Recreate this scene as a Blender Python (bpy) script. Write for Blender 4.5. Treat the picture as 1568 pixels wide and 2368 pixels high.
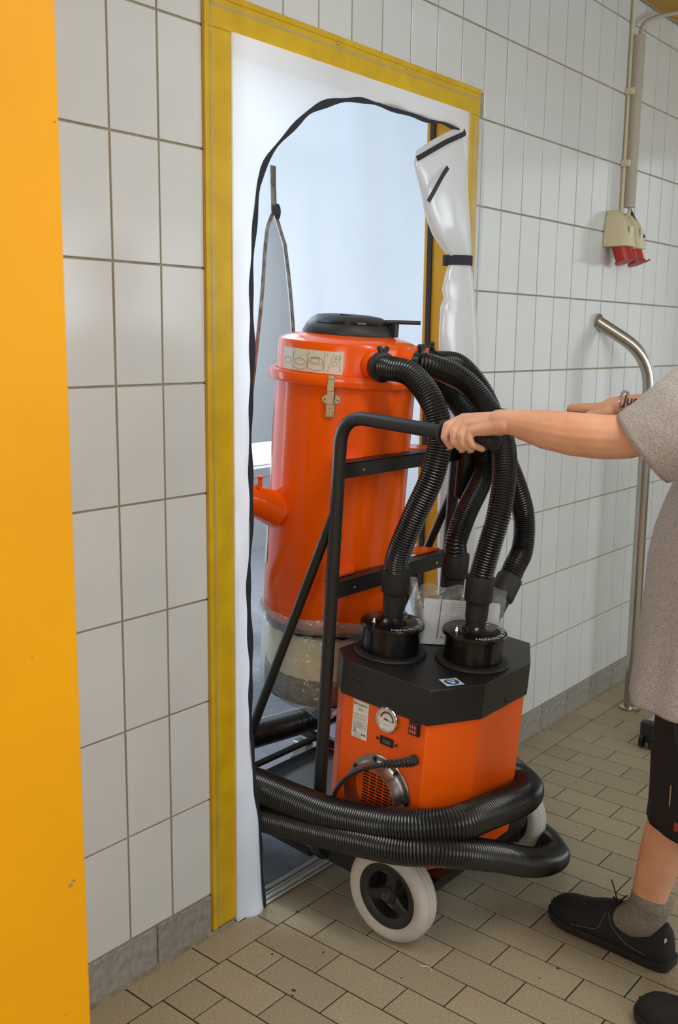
import bpy, bmesh, math, random
from mathutils import Vector, Matrix
random.seed(7)
for o in list(bpy.data.objects): bpy.data.objects.remove(o)
S = bpy.context.scene
COL = S.collection
PI = math.pi

# ------------------------------------------------------------------ camera
cam_d = bpy.data.cameras.new('camera')
cam = bpy.data.objects.new('camera', cam_d); COL.objects.link(cam)
YAW, PITCH, ROLL, FPX = 0.8813037, -0.1765487, 0.0130030, 2273.22
fw = Vector((math.sin(YAW)*math.cos(PITCH), math.cos(YAW)*math.cos(PITCH), math.sin(PITCH)))
rt = Vector((math.cos(YAW), -math.sin(YAW), 0)); up = rt.cross(fw)
r2 = rt*math.cos(ROLL)+up*math.sin(ROLL); u2 = -rt*math.sin(ROLL)+up*math.cos(ROLL)
m = Matrix((r2, u2, -fw)).transposed().to_4x4(); m.translation = Vector((-1.39691, -1.645, 1.463193))
cam.matrix_world = m
cam_d.sensor_fit = 'VERTICAL'; cam_d.sensor_height = 24.0; cam_d.lens = 24.0*FPX/2368
cam_d.clip_start = 0.02
cam_d.dof.use_dof = True; cam_d.dof.focus_distance = 2.45; cam_d.dof.aperture_fstop = 3.6
S.camera = cam

# ------------------------------------------------------------------ world + light
w = bpy.data.worlds.new('world'); S.world = w; w.use_nodes = True
w.node_tree.nodes['Background'].inputs[0].default_value = (0.86, 0.93, 1.0, 1)
w.node_tree.nodes['Background'].inputs[1].default_value = 0.55
def area(name, loc, target, sx, sy, power, color):
    d = bpy.data.lights.new(name, 'AREA'); d.shape = 'RECTANGLE'; d.size = sx; d.size_y = sy
    d.energy = power; d.color = color
    o = bpy.data.objects.new(name, d); COL.objects.link(o); o.location = loc
    o.rotation_euler = (Vector(target)-Vector(loc)).to_track_quat('-Z', 'Y').to_euler()
    return o
area('window_light_right', (4.9, -1.7, 1.75), (0.9, -0.6, 1.0), 1.6, 1.7, 10, (0.88, 0.94, 1.0))
area('ceiling_lamp_light', (0.1, -2.1, 2.66), (0.1, -2.1, 0), 0.25, 2.2, 33, (1.0, 0.99, 0.97))
area('window_light_behind', (1.6, -4.5, 1.65), (0.9, 0, 0.9), 4.6, 1.2, 54, (0.84, 0.92, 1.0))
area('window_light_left', (-3.6, -2.4, 1.9), (0.5, -0.3, 1.1), 1.2, 1.4, 34, (0.93, 0.97, 1.0))  # added fill for the left-facing sides, no window stands there
area('back_room_lamp_light', (0.6, 1.05, 2.64), (0.75, 0.7, 0.9), 2.2, 0.8, 26, (0.74, 0.87, 1.0))  # added overhead light for the plastic sheets, not an actual lamp
area('back_room_far_lamp_light', (1.9, 2.2, 2.62), (1.9, 2.6, 0.8), 1.6, 0.4, 88, (0.86, 0.93, 1.0))  # added to brighten the grey wall behind the slit, source unseen
area('back_room_window_light', (0.5, 3.0, 1.3), (0.6, 0.3, 1.0), 2.4, 1.6, 66, (0.68, 0.84, 1.0))  # added unseen backlight for both sheets, the far wall has no window
S.view_settings.view_transform = 'Standard'; S.view_settings.look = 'None'
S.view_settings.exposure = 0.0; S.view_settings.gamma = 1.0; S.view_settings.use_curve_mapping = False

# ------------------------------------------------------------------ materials
def lin(c):
    return tuple(((x/255)/12.92 if x/255 <= 0.04045 else ((x/255+0.055)/1.055)**2.4) for x in c)
def mat(name, c, rough=0.5, metal=0.0, var=0.0, vscale=8.0, bump=0.0, bscale=200.0, objvar=0.0, coat=0.0, c2=None, spec=0.5, stretch=(1,1,1)):
    M = bpy.data.materials.new(name); M.use_nodes = True
    n = M.node_tree.nodes; l = M.node_tree.links; b = n['Principled BSDF']
    col = lin(c) if max(c) > 1.01 else c
    b.inputs['Roughness'].default_value = rough; b.inputs['Metallic'].default_value = metal
    b.inputs['Coat Weight'].default_value = coat; b.inputs['Coat Roughness'].default_value = 0.05
    b.inputs['Specular IOR Level'].default_value = spec
    tc = n.new('ShaderNodeTexCoord'); mp = n.new('ShaderNodeMapping'); l.new(tc.outputs['Object'], mp.inputs[0])
    mp.inputs['Scale'].default_value = stretch
    src = None
    rgb = n.new('ShaderNodeRGB'); rgb.outputs[0].default_value = (*col, 1); src = rgb.outputs[0]
    if var > 0:
        t = n.new('ShaderNodeTexNoise'); t.inputs['Scale'].default_value = vscale; t.inputs['Detail'].default_value = 5
        l.new(mp.outputs[0], t.inputs['Vector'])
        mx = n.new('ShaderNodeMix'); mx.data_type = 'RGBA'
        rr = n.new('ShaderNodeMapRange'); rr.inputs[1].default_value = 0.35; rr.inputs[2].default_value = 0.68
        l.new(t.outputs['Fac'], rr.inputs[0]); l.new(rr.outputs[0], mx.inputs['Factor'])
        cc2 = lin(c2) if c2 else tuple(x*(1-var) for x in col)
        l.new(src, mx.inputs['A']); mx.inputs['B'].default_value = (*cc2, 1); src = mx.outputs['Result']
    if objvar > 0:
        oi = n.new('ShaderNodeObjectInfo'); hs = n.new('ShaderNodeHueSaturation')
        mr = n.new('ShaderNodeMapRange'); mr.inputs[3].default_value = 1-objvar; mr.inputs[4].default_value = 1+objvar
        l.new(oi.outputs['Random'], mr.inputs[0]); l.new(mr.outputs[0], hs.inputs['Value']); l.new(src, hs.inputs['Color']); src = hs.outputs[0]
    l.new(src, b.inputs['Base Color'])
    if bump > 0:
        t = n.new('ShaderNodeTexNoise'); t.inputs['Scale'].default_value = bscale; t.inputs['Detail'].default_value = 3
        l.new(mp.outputs[0], t.inputs['Vector'])
        bm = n.new('ShaderNodeBump'); bm.inputs['Strength'].default_value = bump; bm.inputs['Distance'].default_value = 0.002
        l.new(t.outputs['Fac'], bm.inputs['Height']); l.new(bm.outputs[0], b.inputs['Normal'])
    return M
def film(name, c, transp, transl, rough=0.25, bump=0.15, bscale=3.0, gloss=0.12):
    M = bpy.data.materials.new(name); M.use_nodes = True
    n = M.node_tree.nodes; l = M.node_tree.links; n.remove(n['Principled BSDF']); out = n['Material Output']
    col = (*lin(c), 1)
    d = n.new('ShaderNodeBsdfDiffuse'); d.inputs[0].default_value = col
    t = n.new('ShaderNodeBsdfTranslucent'); t.inputs[0].default_value = col
    g = n.new('ShaderNodeBsdfGlossy'); g.inputs['Roughness'].default_value = rough
    tr = n.new('ShaderNodeBsdfTransparent'); tr.inputs[0].default_value = (0.96, 0.98, 1, 1)
    m1 = n.new('ShaderNodeMixShader'); m1.inputs[0].default_value = transl; l.new(d.outputs[0], m1.inputs[1]); l.new(t.outputs[0], m1.inputs[2])
    m2 = n.new('ShaderNodeMixShader'); m2.inputs[0].default_value = gloss; l.new(m1.outputs[0], m2.inputs[1]); l.new(g.outputs[0], m2.inputs[2])
    m3 = n.new('ShaderNodeMixShader'); m3.inputs[0].default_value = transp; l.new(m2.outputs[0], m3.inputs[1]); l.new(tr.outputs[0], m3.inputs[2])
    tc = n.new('ShaderNodeTexCoord'); ns = n.new('ShaderNodeTexNoise'); ns.inputs['Scale'].default_value = bscale; ns.inputs['Detail'].default_value = 3
    l.new(tc.outputs['Object'], ns.inputs['Vector']); bp = n.new('ShaderNodeBump'); bp.inputs['Strength'].default_value = bump; bp.inputs['Distance'].default_value = 0.03
    l.new(ns.outputs['Fac'], bp.inputs['Height'])
    for s in (d, t, g): l.new(bp.outputs[0], s.inputs['Normal'])
    l.new(m3.outputs[0], out.inputs[0])
    return M
M_tile = mat('wall_tile_glaze', (213, 215, 214), 0.16, var=0.05, vscale=5, bump=0.03, bscale=25, objvar=0.025)
M_grout = mat('wall_grout', (162, 154, 130), 0.9, var=0.25, vscale=14)
M_ftile = mat('floor_tile_clay', (170, 156, 128), 0.55, var=0.26, vscale=170, bump=0.2, bscale=420, objvar=0.07)
M_fgrout = mat('floor_grout', (28, 24, 18), 0.9)
M_base = mat('baseboard_tile', (158, 154, 146), 0.5, var=0.22, vscale=60, bump=0.15, bscale=300, objvar=0.06, c2=(132,127,118))
M_mortar = mat('mortar', (150, 140, 120), 0.9, var=0.4, vscale=40, bump=0.6, bscale=90)
M_pillar = mat('pillar_yellow_paint', (250, 172, 0), 0.5, spec=0.25, var=0.10, vscale=3, bump=0.05, bscale=60)
M_frame = mat('door_frame_yellow', (214, 176, 14), 0.4, var=0.12, vscale=14, bump=0.12, bscale=40, c2=(198, 158, 10))
M_jamb = mat('jamb_yellow', (226, 172, 16), 0.4, var=0.06, vscale=6)
M_tape = film('clear_tape', (232, 214, 160), 0.78, 0.1, 0.3, 0.05, 20, 0.25)
M_tape2 = film('clear_wall_film', (225, 225, 220), 0.82, 0.1, 0.3, 0.25, 12, 0.22)
M_sheet = film('milky_plastic_sheet', (248, 250, 254), 0.08, 0.58, 0.3, 0.35, 5.0, 0.06)
M_sheet2 = film('milky_plastic_curtain', (214, 219, 226), 0.12, 0.6, 0.35, 0.35, 3.0, 0.05)
M_flap = film('gathered_plastic', (243, 243, 242), 0.10, 0.5, 0.22, 0.25, 6.0, 0.12)
M_bag = film('clear_plastic_bag', (228, 228, 222), 0.80, 0.25, 0.15, 0.6, 26.0, 0.22)
M_bag2 = film('drum_bag_plastic', (236, 236, 230), 0.62, 0.35, 0.2, 0.8, 22.0, 0.22)
M_bagf = film('folded_plastic', (205, 205, 200), 0.42, 0.35, 0.25, 0.5, 20.0, 0.15)
M_bind = mat('black_binding_tape', (34, 36, 46), 0.75, bump=0.3, bscale=300)
M_rubber = mat('black_gasket', (44, 44, 46), 0.6)
M_alu = mat('aluminium_threshold', (214, 212, 206), 0.35, 0.2, var=0.2, vscale=30, stretch=(1, 20, 1))
M_wallgrey = mat('back_room_paint', (196, 199, 204), 0.8, var=0.03)
M_floordark = mat('back_room_vinyl', (142, 144, 150), 0.35, var=0.25, vscale=30, bump=0.05, bscale=100)
M_ceil = mat('ceiling_ochre', (200, 158, 70), 0.8, var=0.1)
M_shell = mat('room_shell_paint', (214, 212, 204), 0.8)
M_orange = mat('orange_tank_paint', (246, 92, 6), 0.22, coat=0.25, bump=0.03, bscale=60, spec=0.35)
M_orange2 = mat('orange_box_paint', (254, 98, 2), 0.36, bump=0.12, bscale=700)
M_black = mat('black_powder_coat', (32, 31, 31), 0.42, bump=0.12, bscale=600)
M_blackg = mat('black_gloss_paint', (22, 21, 21), 0.22, bump=0.03, bscale=80)
M_plast = mat('black_plastic', (40, 40, 42), 0.5, bump=0.08, bscale=500)
M_hose = mat('black_corrugated_hose', (27, 26, 26), 0.26, spec=0.7)
M_cuff = mat('black_rubber_cuff', (36, 34, 33), 0.6, bump=0.1, bscale=300)
M_steel = mat('zinc_plated_steel', (196, 190, 165), 0.28, 1.0, var=0.1, vscale=20)
M_chrome = mat('chrome', (215, 212, 205), 0.12, 1.0)
M_inox = mat('stainless_tube', (190, 184, 174), 0.2, 1.0)
M_brushed = mat('brushed_aluminium_ring', (165, 163, 156), 0.32, 1.0, var=0.1, vscale=40)
M_tyre = mat('grey_rubber_tyre', (200, 194, 184), 0.7, var=0.1, vscale=25, bump=0.15, bscale=400)
M_rim = mat('black_wheel_rim', (38, 37, 37), 0.5)
M_label = mat('cream_label', (222, 217, 200), 0.35)
M_labelw = mat('white_label', (236, 234, 228), 0.4)
M_ink = mat('label_ink', (52, 50, 50), 0.6)
M_inkl = mat('label_ink_light', (120, 116, 100), 0.6)
M_blue = mat('label_blue', (22, 104, 178), 0.4)
M_red = mat('gauge_red', (165, 60, 55), 0.5)
M_green = mat('gauge_green', (40, 84, 64), 0.5)
M_switch = mat('switch_red', (104, 28, 26), 0.18, coat=0.5)
M_lcd = mat('counter_display', (78, 76, 74), 0.3)
M_white = mat('white_print', (235, 235, 230), 0.5)
M_beige = mat('beige_drum', (244, 232, 192), 0.5, var=0.05)
M_darkband = mat('dark_olive_band', (66, 64, 52), 0.55)
M_skin = mat('skin', (230, 174, 140), 0.5, var=0.12, vscale=14, bump=0.2, bscale=150, c2=(218, 154, 118))
M_nail = mat('nail', (222, 160, 132), 0.3)
M_shirt = mat('grey_marl_jersey', (196, 189, 183), 0.9, var=0.3, vscale=260, bump=0.5, bscale=350, c2=(140, 133, 127), stretch=(1, 1, 2.5))
M_shorts = mat('black_work_shorts', (34, 33, 34), 0.8, var=0.2, vscale=40, bump=0.3, bscale=250)
M_shoe = mat('black_shoe_mesh', (26, 25, 26), 0.75, bump=0.4, bscale=500)
M_sole = mat('black_shoe_sole', (34, 30, 27), 0.7)
M_sock = mat('grey_sock', (148, 140, 126), 0.95, var=0.25, vscale=220, bump=0.5, bscale=400, c2=(118, 110, 98))
M_hair = mat('brown_hair', (70, 48, 32), 0.6, bump=0.6, bscale=120)
M_tattoo = mat('tattoo_ink', (58, 56, 62), 0.6)
M_pipe = mat('grey_conduit', (176, 166, 150), 0.45)
M_cream = mat('cream_socket_plastic', (214, 202, 168), 0.4)
M_redp = mat('red_socket_plastic', (178, 38, 30), 0.35)
M_blueg = mat('office_chair_shell', (120, 130, 145), 0.4)
M_deskw = mat('white_desk_top', (215, 222, 230), 0.35)
M_paper = mat('paper', (242, 238, 234), 0.7)
M_eye = mat('eye_white', (230, 228, 222), 0.2)
M_iris = mat('eye_iris', (60, 50, 40), 0.2)
M_lip = mat('lip', (176, 92, 82), 0.5)
M_pane = bpy.data.materials.new('lit_window_pane'); M_pane.use_nodes = True
_e = M_pane.node_tree.nodes['Principled BSDF']; _e.inputs['Emission Color'].default_value = (0.85, 0.93, 1, 1); _e.inputs['Emission Strength'].default_value = 1.6

# ------------------------------------------------------------------ mesh helpers
class MB:
    def __init__(s): s.v = []; s.f = []
    def add(s, vs, fs):
        k = len(s.v); s.v += [Vector(p) for p in vs]; s.f += [tuple(i+k for i in f) for f in fs]; return s
    def box(s, a, b):
        x0, y0, z0 = a; x1, y1, z1 = b
        return s.add([(x0,y0,z0),(x1,y0,z0),(x1,y1,z0),(x0,y1,z0),(x0,y0,z1),(x1,y0,z1),(x1,y1,z1),(x0,y1,z1)],
            [(0,3,2,1),(4,5,6,7),(0,1,5,4),(1,2,6,5),(2,3,7,6),(3,0,4,7)])
    def rings(s, R, close=True, cap0=True, cap1=True):
        n = len(R[0]); vs = [p for r in R for p in r]; fs = []
        for i in range(len(R)-1):
            for j in range(n if close else n-1):
                a = i*n+j; b = i*n+(j+1) % n; fs.append((a, b, b+n, a+n))
        if cap0 and close: fs.append(tuple(range(n-1, -1, -1)))
        if cap1 and close: fs.append(tuple((len(R)-1)*n+j for j in range(n)))
        return s.add(vs, fs)
    def lathe(s, c, prof, seg=48, ax='z', cap0=True, cap1=True, a0=0.0, a1=2*PI):
        """prof: list of (radius, along)"""
        R = []; full = abs(a1-a0-2*PI) < 1e-6
        for r, h in prof:
            ring = []
            for k in range(seg if full else seg+1):
                a = a0+(a1-a0)*k/seg; p, q = r*math.cos(a), r*math.sin(a)
                if ax == 'z': ring.append((c[0]+p, c[1]+q, c[2]+h))
                elif ax == 'x': ring.append((c[0]+h, c[1]+p, c[2]+q))
                else: ring.append((c[0]+q, c[1]+h, c[2]+p))
            R.append(ring)
        return s.rings(R, full, cap0, cap1)
    def tube(s, pts, r, seg=14, cap=True):
        pts = [Vector(p) for p in pts]; n = len(pts)
        rr = r if isinstance(r, (list, tuple)) else [r]*n
        T = []
        for i in range(n):
            T.append((pts[min(i+1, n-1)]-pts[max(i-1, 0)]).normalized())
        u = T[0].orthogonal().normalized(); R = []
        for i in range(n):
            u = (u-T[i]*u.dot(T[i])).normalized(); v = T[i].cross(u)
            R.append([pts[i]+(u*math.cos(2*PI*k/seg)+v*math.sin(2*PI*k/seg))*rr[i] for k in range(seg)])
        return s.rings(R, True, cap, cap)
    def sphere(s, c, r, sc=(1,1,1), seg=16, rg=10):
        R = []
        for i in range(1, rg):
            t = PI*i/rg
            R.append([(c[0]+r*sc[0]*math.sin(t)*math.cos(2*PI*k/seg), c[1]+r*sc[1]*math.sin(t)*math.sin(2*PI*k/seg), c[2]-r*sc[2]*math.cos(t)) for k in range(seg)])
        return s.rings(R)
    def prism(s, poly, z0, z1):
        n = len(poly)
        return s.rings([[(x, y, z0) for x, y in poly], [(x, y, z1) for x, y in poly]])
    def ribbon(s, pts, nrm, wd, th=0.0004):
        """flat ribbon along pts, lying on a surface with normal(s) nrm"""
        pts = [Vector(p) for p in pts]; n = len(pts)
        nn = nrm if isinstance(nrm, list) else [Vector(nrm)]*n
        R = []
        for i in range(n):
            t = (pts[min(i+1, n-1)]-pts[max(i-1, 0)]).normalized(); N = Vector(nn[i]).normalized(); b = t.cross(N).normalized()*wd/2
            R.append([pts[i]-b, pts[i]+b, pts[i]+b+N*th, pts[i]-b+N*th])
        return s.rings(R)
    def build(s, name, m, parent=None, smooth=True, ang=40, bevel=0.0, off=None):
        me = bpy.data.meshes.new(name)
        o3 = Vector(off) if off is not None else (Vector(parent['org']) if parent is not None and 'org' in parent else Vector((0, 0, 0)))
        me.from_pydata([tuple(p-o3) for p in s.v], [], s.f); me.update()
        bm = bmesh.new(); bm.from_mesh(me); bmesh.ops.recalc_face_normals(bm, faces=bm.faces); bm.to_mesh(me); bm.free()
        if smooth:
            me.polygons.foreach_set('use_smooth', [True]*len(me.polygons)); me.set_sharp_from_angle(angle=math.radians(ang))
        me.materials.append(m)
        o = bpy.data.objects.new(name, me); COL.objects.link(o)
        if parent is not None:
            o.parent = parent
            q = parent
            while 'org' not in q and q.parent: q = q.parent
        if bevel > 0:
            b = o.modifiers.new('bevel', 'BEVEL'); b.width = bevel; b.segments = 2; b.limit_method = 'ANGLE'
        return o
def tag(o, label, cat, group=None, kind=None):
    if label: o['label'] = label
    if cat: o['category'] = cat
    if group: o['group'] = group
    if kind: o['kind'] = kind
    return o
def thing(name, loc, label, cat, group=None, kind=None, rot=(0,0,0)):
    """Empty at the base; parts are authored in the same coordinates as loc and stored relative to it"""
    o = bpy.data.objects.new(name, None); COL.objects.link(o); o.location = loc; o.rotation_euler = rot
    o.empty_display_size = 0.1; ORG[o.name] = Vector(loc); return tag(o, label, cat, group, kind)
ORG = {}
TINY = ('print', 'small_print', 'line_drawing', 'lettering', 'digits', 'rocker_marks', 'pictogram', 'stitching', 'grip_ribs', 'tattoo', 'nails', 'laces', 'bracelet')
def B(mb, name, m, parent, smooth=True, ang=40, bevel=0.0, label=None):
    """build a part (or sub-part): vertices relative to the owning thing's origin"""
    q = parent
    while q is not None and q.name not in ORG: q = q.parent
    off = ORG[q.name] if q is not None else Vector((0, 0, 0))
    o = mb.build(name, m, None, smooth, ang, bevel, off=off)
    if parent is not None: o.parent = parent
    if label: o['label'] = label
    if name in TINY: o['kind'] = 'stuff'
    return o
def spline(pts, step):
    """Catmull-Rom through pts, resampled evenly"""
    P = [Vector(p) for p in pts]; P = [P[0]*2-P[1]]+P+[P[-1]*2-P[-2]]; out = []
    for i in range(1, len(P)-2):
        for k in range(24):
            t = k/24; a, b, c, d = P[i-1], P[i], P[i+1], P[i+2]
            out.append(0.5*((2*b)+(c-a)*t+(2*a-5*b+4*c-d)*t*t+(3*b-a-3*c+d)*t**3))
    out.append(P[-2]); L = [0]
    for i in range(1, len(out)): L.append(L[-1]+(out[i]-out[i-1]).length)
    n = max(2, int(L[-1]/step)); res = []; j = 0
    for k in range(n+1):
        s = L[-1]*k/n
        while j < len(L)-2 and L[j+1] < s: j += 1
        f = (s-L[j])/max(1e-9, L[j+1]-L[j]); res.append(out[j].lerp(out[j+1], min(1, max(0, f))))
    return res
def hose(pts, r, pitch=0.0068, depth=0.0036, seg=20):
    c = spline(pts, pitch/4); prof = [0, depth*0.25, depth, depth*0.25]
    return MB().tube(c, [r-prof[i % 4] for i in range(len(c))], seg)
def bent(pts, r, rb=0.05, seg=16):
    """tube through corner points with rounded bends"""
    P = [Vector(p) for p in pts]; out = [P[0]]
    for i in range(1, len(P)-1):
        a = (P[i-1]-P[i]); b = (P[i+1]-P[i]); q = min(rb, a.length*0.49, b.length*0.49); p0 = P[i]+a.normalized()*q; p1 = P[i]+b.normalized()*q
        for k in range(9):
            t = k/8; out.append(p0*(1-t)**2+P[i]*2*t*(1-t)+p1*t*t)
    out.append(P[-1]); return MB().tube(out, r, seg)
def text_mb(txt, size, fn, align='LEFT', res=2, bold=0.0, sx=1.0):
    """flat text, each vertex (x, y) sent through fn -> 3D"""
    cu = bpy.data.curves.new('t', 'FONT'); cu.body = txt; cu.size = size; cu.align_x = align; cu.resolution_u = res; cu.offset = bold
    o = bpy.data.objects.new('t', cu); COL.objects.link(o); me = o.to_mesh()
    vs = [fn(v.co.x*sx, v.co.y) for v in me.vertices]; fs = [tuple(p.vertices) for p in me.polygons]
    o.to_mesh_clear(); bpy.data.objects.remove(o); bpy.data.curves.remove(cu)
    return MB().add(vs, fs)

# ------------------------------------------------------------------ room structure
DX0, DX1, DZ = 0.203, 1.147, 2.108          # clear door opening
WT = 0.13                                    # wall thickness
RX0, RX1 = -3.9, 5.2
def struct(mb, name, m, label=None, cat=None, smooth=False):
    o = mb.build(name, m, None, smooth); o['kind'] = 'structure'
    if label: o['label'] = label
    if cat: o['category'] = cat
    return o
mb = MB(); mb.box((RX0, .0035, 0), (DX0-.045, WT, 2.7)); mb.box((DX1+.045, .0035, 0), (RX1, WT, 2.7)); mb.box((DX0-.045, .0035, DZ+.045), (DX1+.045, WT, 2.7))
wall = struct(mb, 'wall_back', M_grout, 'white glazed tile wall behind the doorway with grey-brown joints', 'wall')
# wall tiles: upright 125 x 250 mm pitch
TJ = 0.0048; PX, PZ, Z0 = 0.125, 0.25, 0.10694
def tile_mesh(name, x0, x1, z0, z1, th=0.006, ch=0.0010):
    hx, hz = (x1-x0)/2, (z1-z0)/2
    vs = [(-hx,0,-hz),(hx,0,-hz),(hx,0,hz),(-hx,0,hz),(-hx,-th+ch,-hz),(hx,-th+ch,-hz),(hx,-th+ch,hz),(-hx,-th+ch,hz),
          (-hx+ch,-th,-hz+ch),(hx-ch,-th,-hz+ch),(hx-ch,-th,hz-ch),(-hx+ch,-th,hz-ch)]
    fs = [(0,1,5,4),(1,2,6,5),(2,3,7,6),(3,0,4,7),(4,5,9,8),(5,6,10,9),(6,7,11,10),(7,4,8,11),(8,9,10,11)]
    me = bpy.data.meshes.new(name); me.from_pydata(vs, [], fs); me.update(); return me
full = tile_mesh('tile', 0, PX-TJ, 0, PZ-TJ); full.materials.append(M_tile)
cache = {}
FX0, FX1, FZ1 = 0.123, 1.218, 2.178          # outer edges of the yellow frame
extra = MB(); cnt = 0
for k in range(-9, 41):
    for r in range(0, 11):
        x0, x1 = k*PX+TJ/2, (k+1)*PX-TJ/2; z0, z1 = Z0+r*PZ+TJ/2, Z0+(r+1)*PZ-TJ/2
        z1 = min(z1, 2.698)
        if z1-z0 < 0.01: continue
        if z0 < FZ1-.003 and x1 > FX0 and x0 < FX1:
            if z1 < FZ1:
                if x0 >= FX0 and x1 <= FX1: continue
                if x0 < FX0: x1 = min(x1, FX0-.001)
                else: x0 = max(x0, FX1+.001)
                if x1-x0 < 0.008: continue
            else:
                if x0 < FX0 or x1 > FX1: pass
                z0 = FZ1+.001
                if z1-z0 < 0.008: continue
        if k < -3 or k > 23:
            t = tile_mesh('t', x0, x1, z0, z1); extra.add([(v.co.x+(x0+x1)/2, v.co.y+.006, v.co.z+(z0+z1)/2) for v in t.vertices], [tuple(p.vertices) for p in t.polygons]); bpy.data.meshes.remove(t); continue
        key = (round(x1-x0, 4), round(z1-z0, 4))
        if key == (round(PX-TJ, 4), round(PZ-TJ, 4)): me = full
        else:
            if key not in cache: cache[key] = tile_mesh('tile', x0, x1, z0, z1); cache[key].materials.append(M_tile)
            me = cache[key]
        o = bpy.data.objects.new('tile', me); COL.objects.link(o); o.parent = wall
        o.location = ((x0+x1)/2, .006+random.uniform(-.0003, .0002), (z0+z1)/2); o.rotation_euler = (random.gauss(0, .0014), 0, random.gauss(0, .0022)); cnt += 1
o = B(extra, 'distant_tiles', M_tile, wall, False); o['kind'] = 'stuff'
print('wall tiles', cnt)
# baseboard
bb = MB().box((RX0, .006, 0), (FX0-.001, .02, Z0)); bb.box((FX1+.001, .006, 0), (RX1, .02, Z0))
base = struct(bb, 'baseboard_back', M_grout, 'grey-brown tile skirting along the foot of the white tile wall', 'baseboard')
x = 1.814-.207*12
while x < 4.6:
    a, b = x+.002, x+.207-.002
    for lo, hi in ((-9, FX0-.001), (FX1+.001, 9)):
        p, q = max(a, lo), min(b, hi)
        if q-p > .01 and q < 3.6 and p > -1.2:
            me = tile_mesh('tile', 0, q-p, 0, Z0-.010, th=.0075, ch=.0015); me.materials.append(M_base)
            o = bpy.data.objects.new('tile', me); COL.objects.link(o); o.parent = base
            o.location = ((p+q)/2, .006+random.uniform(0, .0006), .006+(Z0-.010)/2); o.rotation_euler = (0, 0, random.gauss(0, .002))
    x += .207
cv = MB()
for lo, hi in ((-1.5, FX0-.001), (FX1+.01, 3.6)):
    n = int((hi-lo)/.012); R = []
    for i in range(n+1):
        xx = lo+(hi-lo)*i/n; s = .003+.0025*random.random()
        R.append([(xx, 0.004, 0.0), (xx, -s-.004, 0.0), (xx, -s*.45, s*.5), (xx, 0.0, s+.008), (xx, .004, s+.008)])
    cv.rings(R)
cv.rings([[(x0, 0.004, 0), (x0, -.008-.004*random.random(), 0), (x0, -.003, .006), (x0, .004, .007)] for x0 in [FX0-.02+i*.01 for i in range(10)]])
B(cv, 'mortar_fillet', M_mortar, base)
# floors
floor = struct(MB().box((RX0, -4.6, -.06), (RX1, 0.0, -.003)), 'floor', M_fgrout, 'brown clay tile floor laid in running bond in front of the white tile wall', 'floor')
Q = 0.0978; J0 = -.11928; D0 = .09944; FJ = .0040
def ftile(x0, x1, y0, y1):
    hx, hy = (x1-x0)/2, (y1-y0)/2; key = (round(hx, 4), round(hy, 4), 'f')
    if key not in cache:
        ch = .0006; t = .0032
        vs = [(-hx,-hy,-t),(hx,-hy,-t),(hx,hy,-t),(-hx,hy,-t),(-hx,-hy,-ch),(hx,-hy,-ch),(hx,hy,-ch),(-hx,hy,-ch),(-hx+ch,-hy+ch,0),(hx-ch,-hy+ch,0),(hx-ch,hy-ch,0),(-hx+ch,hy-ch,0)]
        fs = [(0,1,5,4),(1,2,6,5),(2,3,7,6),(3,0,4,7),(4,5,9,8),(5,6,10,9),(6,7,11,10),(7,4,8,11),(8,9,10,11)]
        me = bpy.data.meshes.new('floor_tile'); me.from_pydata(vs, [], fs); me.update(); me.materials.append(M_ftile); cache[key] = me
    return cache[key]
cand = []
camp = cam.location
def seen(p):
    d = Vector(p)-camp; z = d.dot(fw)
    if z < .2: return False
    u = 784+FPX*d.dot(r2)/z; v = 1184-FPX*d.dot(u2)/z
    return -60 < u < 1630 and -60 < v < 2450
k = -16
while J0+(1.75+2.06*k)*Q < 5.1:                                  # first row, long side along the wall
    a = J0+(1.75+2.06*k)*Q; b = a+2.06*Q; cand.append((a+FJ/2, b-FJ/2, -D0+FJ/2, -.001)); k += 1
for j in range(-38, 54):                                         # field, long side away from the wall
    x0 = J0+j*Q; st = 1 if j % 2 == 0 else 0
    y = -D0
    if j % 2 == 0: cand.append((x0+FJ/2, x0+Q-FJ/2, y-Q+FJ/2, y-FJ/2)); y -= Q
    while y > -4.5:
        cand.append((x0+FJ/2, x0+Q-FJ/2, y-2*Q+FJ/2, y-FJ/2)); y -= 2*Q
vis = [c for c in cand if seen(((c[0]+c[1])/2, (c[2]+c[3])/2, 0)) and c[0] > -.45]
vis.sort(key=lambda c: (Vector(((c[0]+c[1])/2, (c[2]+c[3])/2, 0))-camp).length)
near = set(vis[:296]); far = MB()
for c in cand:
    me = ftile(*c); cx, cy = (c[0]+c[1])/2, (c[2]+c[3])/2
    if c in near:
        o = bpy.data.objects.new('tile', me); COL.objects.link(o); o.parent = floor
        o.location = (cx, cy, random.uniform(-.0004, .0001)); o.rotation_euler = (random.gauss(0, .0012), random.gauss(0, .0012), 0)
    else: far.add([(v.co.x+cx, v.co.y+cy, v.co.z) for v in me.vertices], [tuple(p.vertices) for p in me.polygons])
o = B(far, 'distant_tiles', M_ftile, floor, False); o['kind'] = 'stuff'
print('floor tiles', len(vis))
struct(MB().box((RX0, .0, -.06), (RX1, 4.2, -.006)), 'floor_back', M_floordark, 'dark grey vinyl floor of the room beyond the doorway', 'floor')
struct(MB().box((RX0, -4.6, 2.7), (RX1, 0.14, 2.78)), 'ceiling', M_shell, 'pale ceiling over the tiled room', 'ceiling')
struct(MB().box((2.30, -1.1, 2.692), (RX1, -.02, 2.6995)), 'trim_1', M_ceil, 'ochre ceiling panel in the top right corner', 'ceiling panel')
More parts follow.
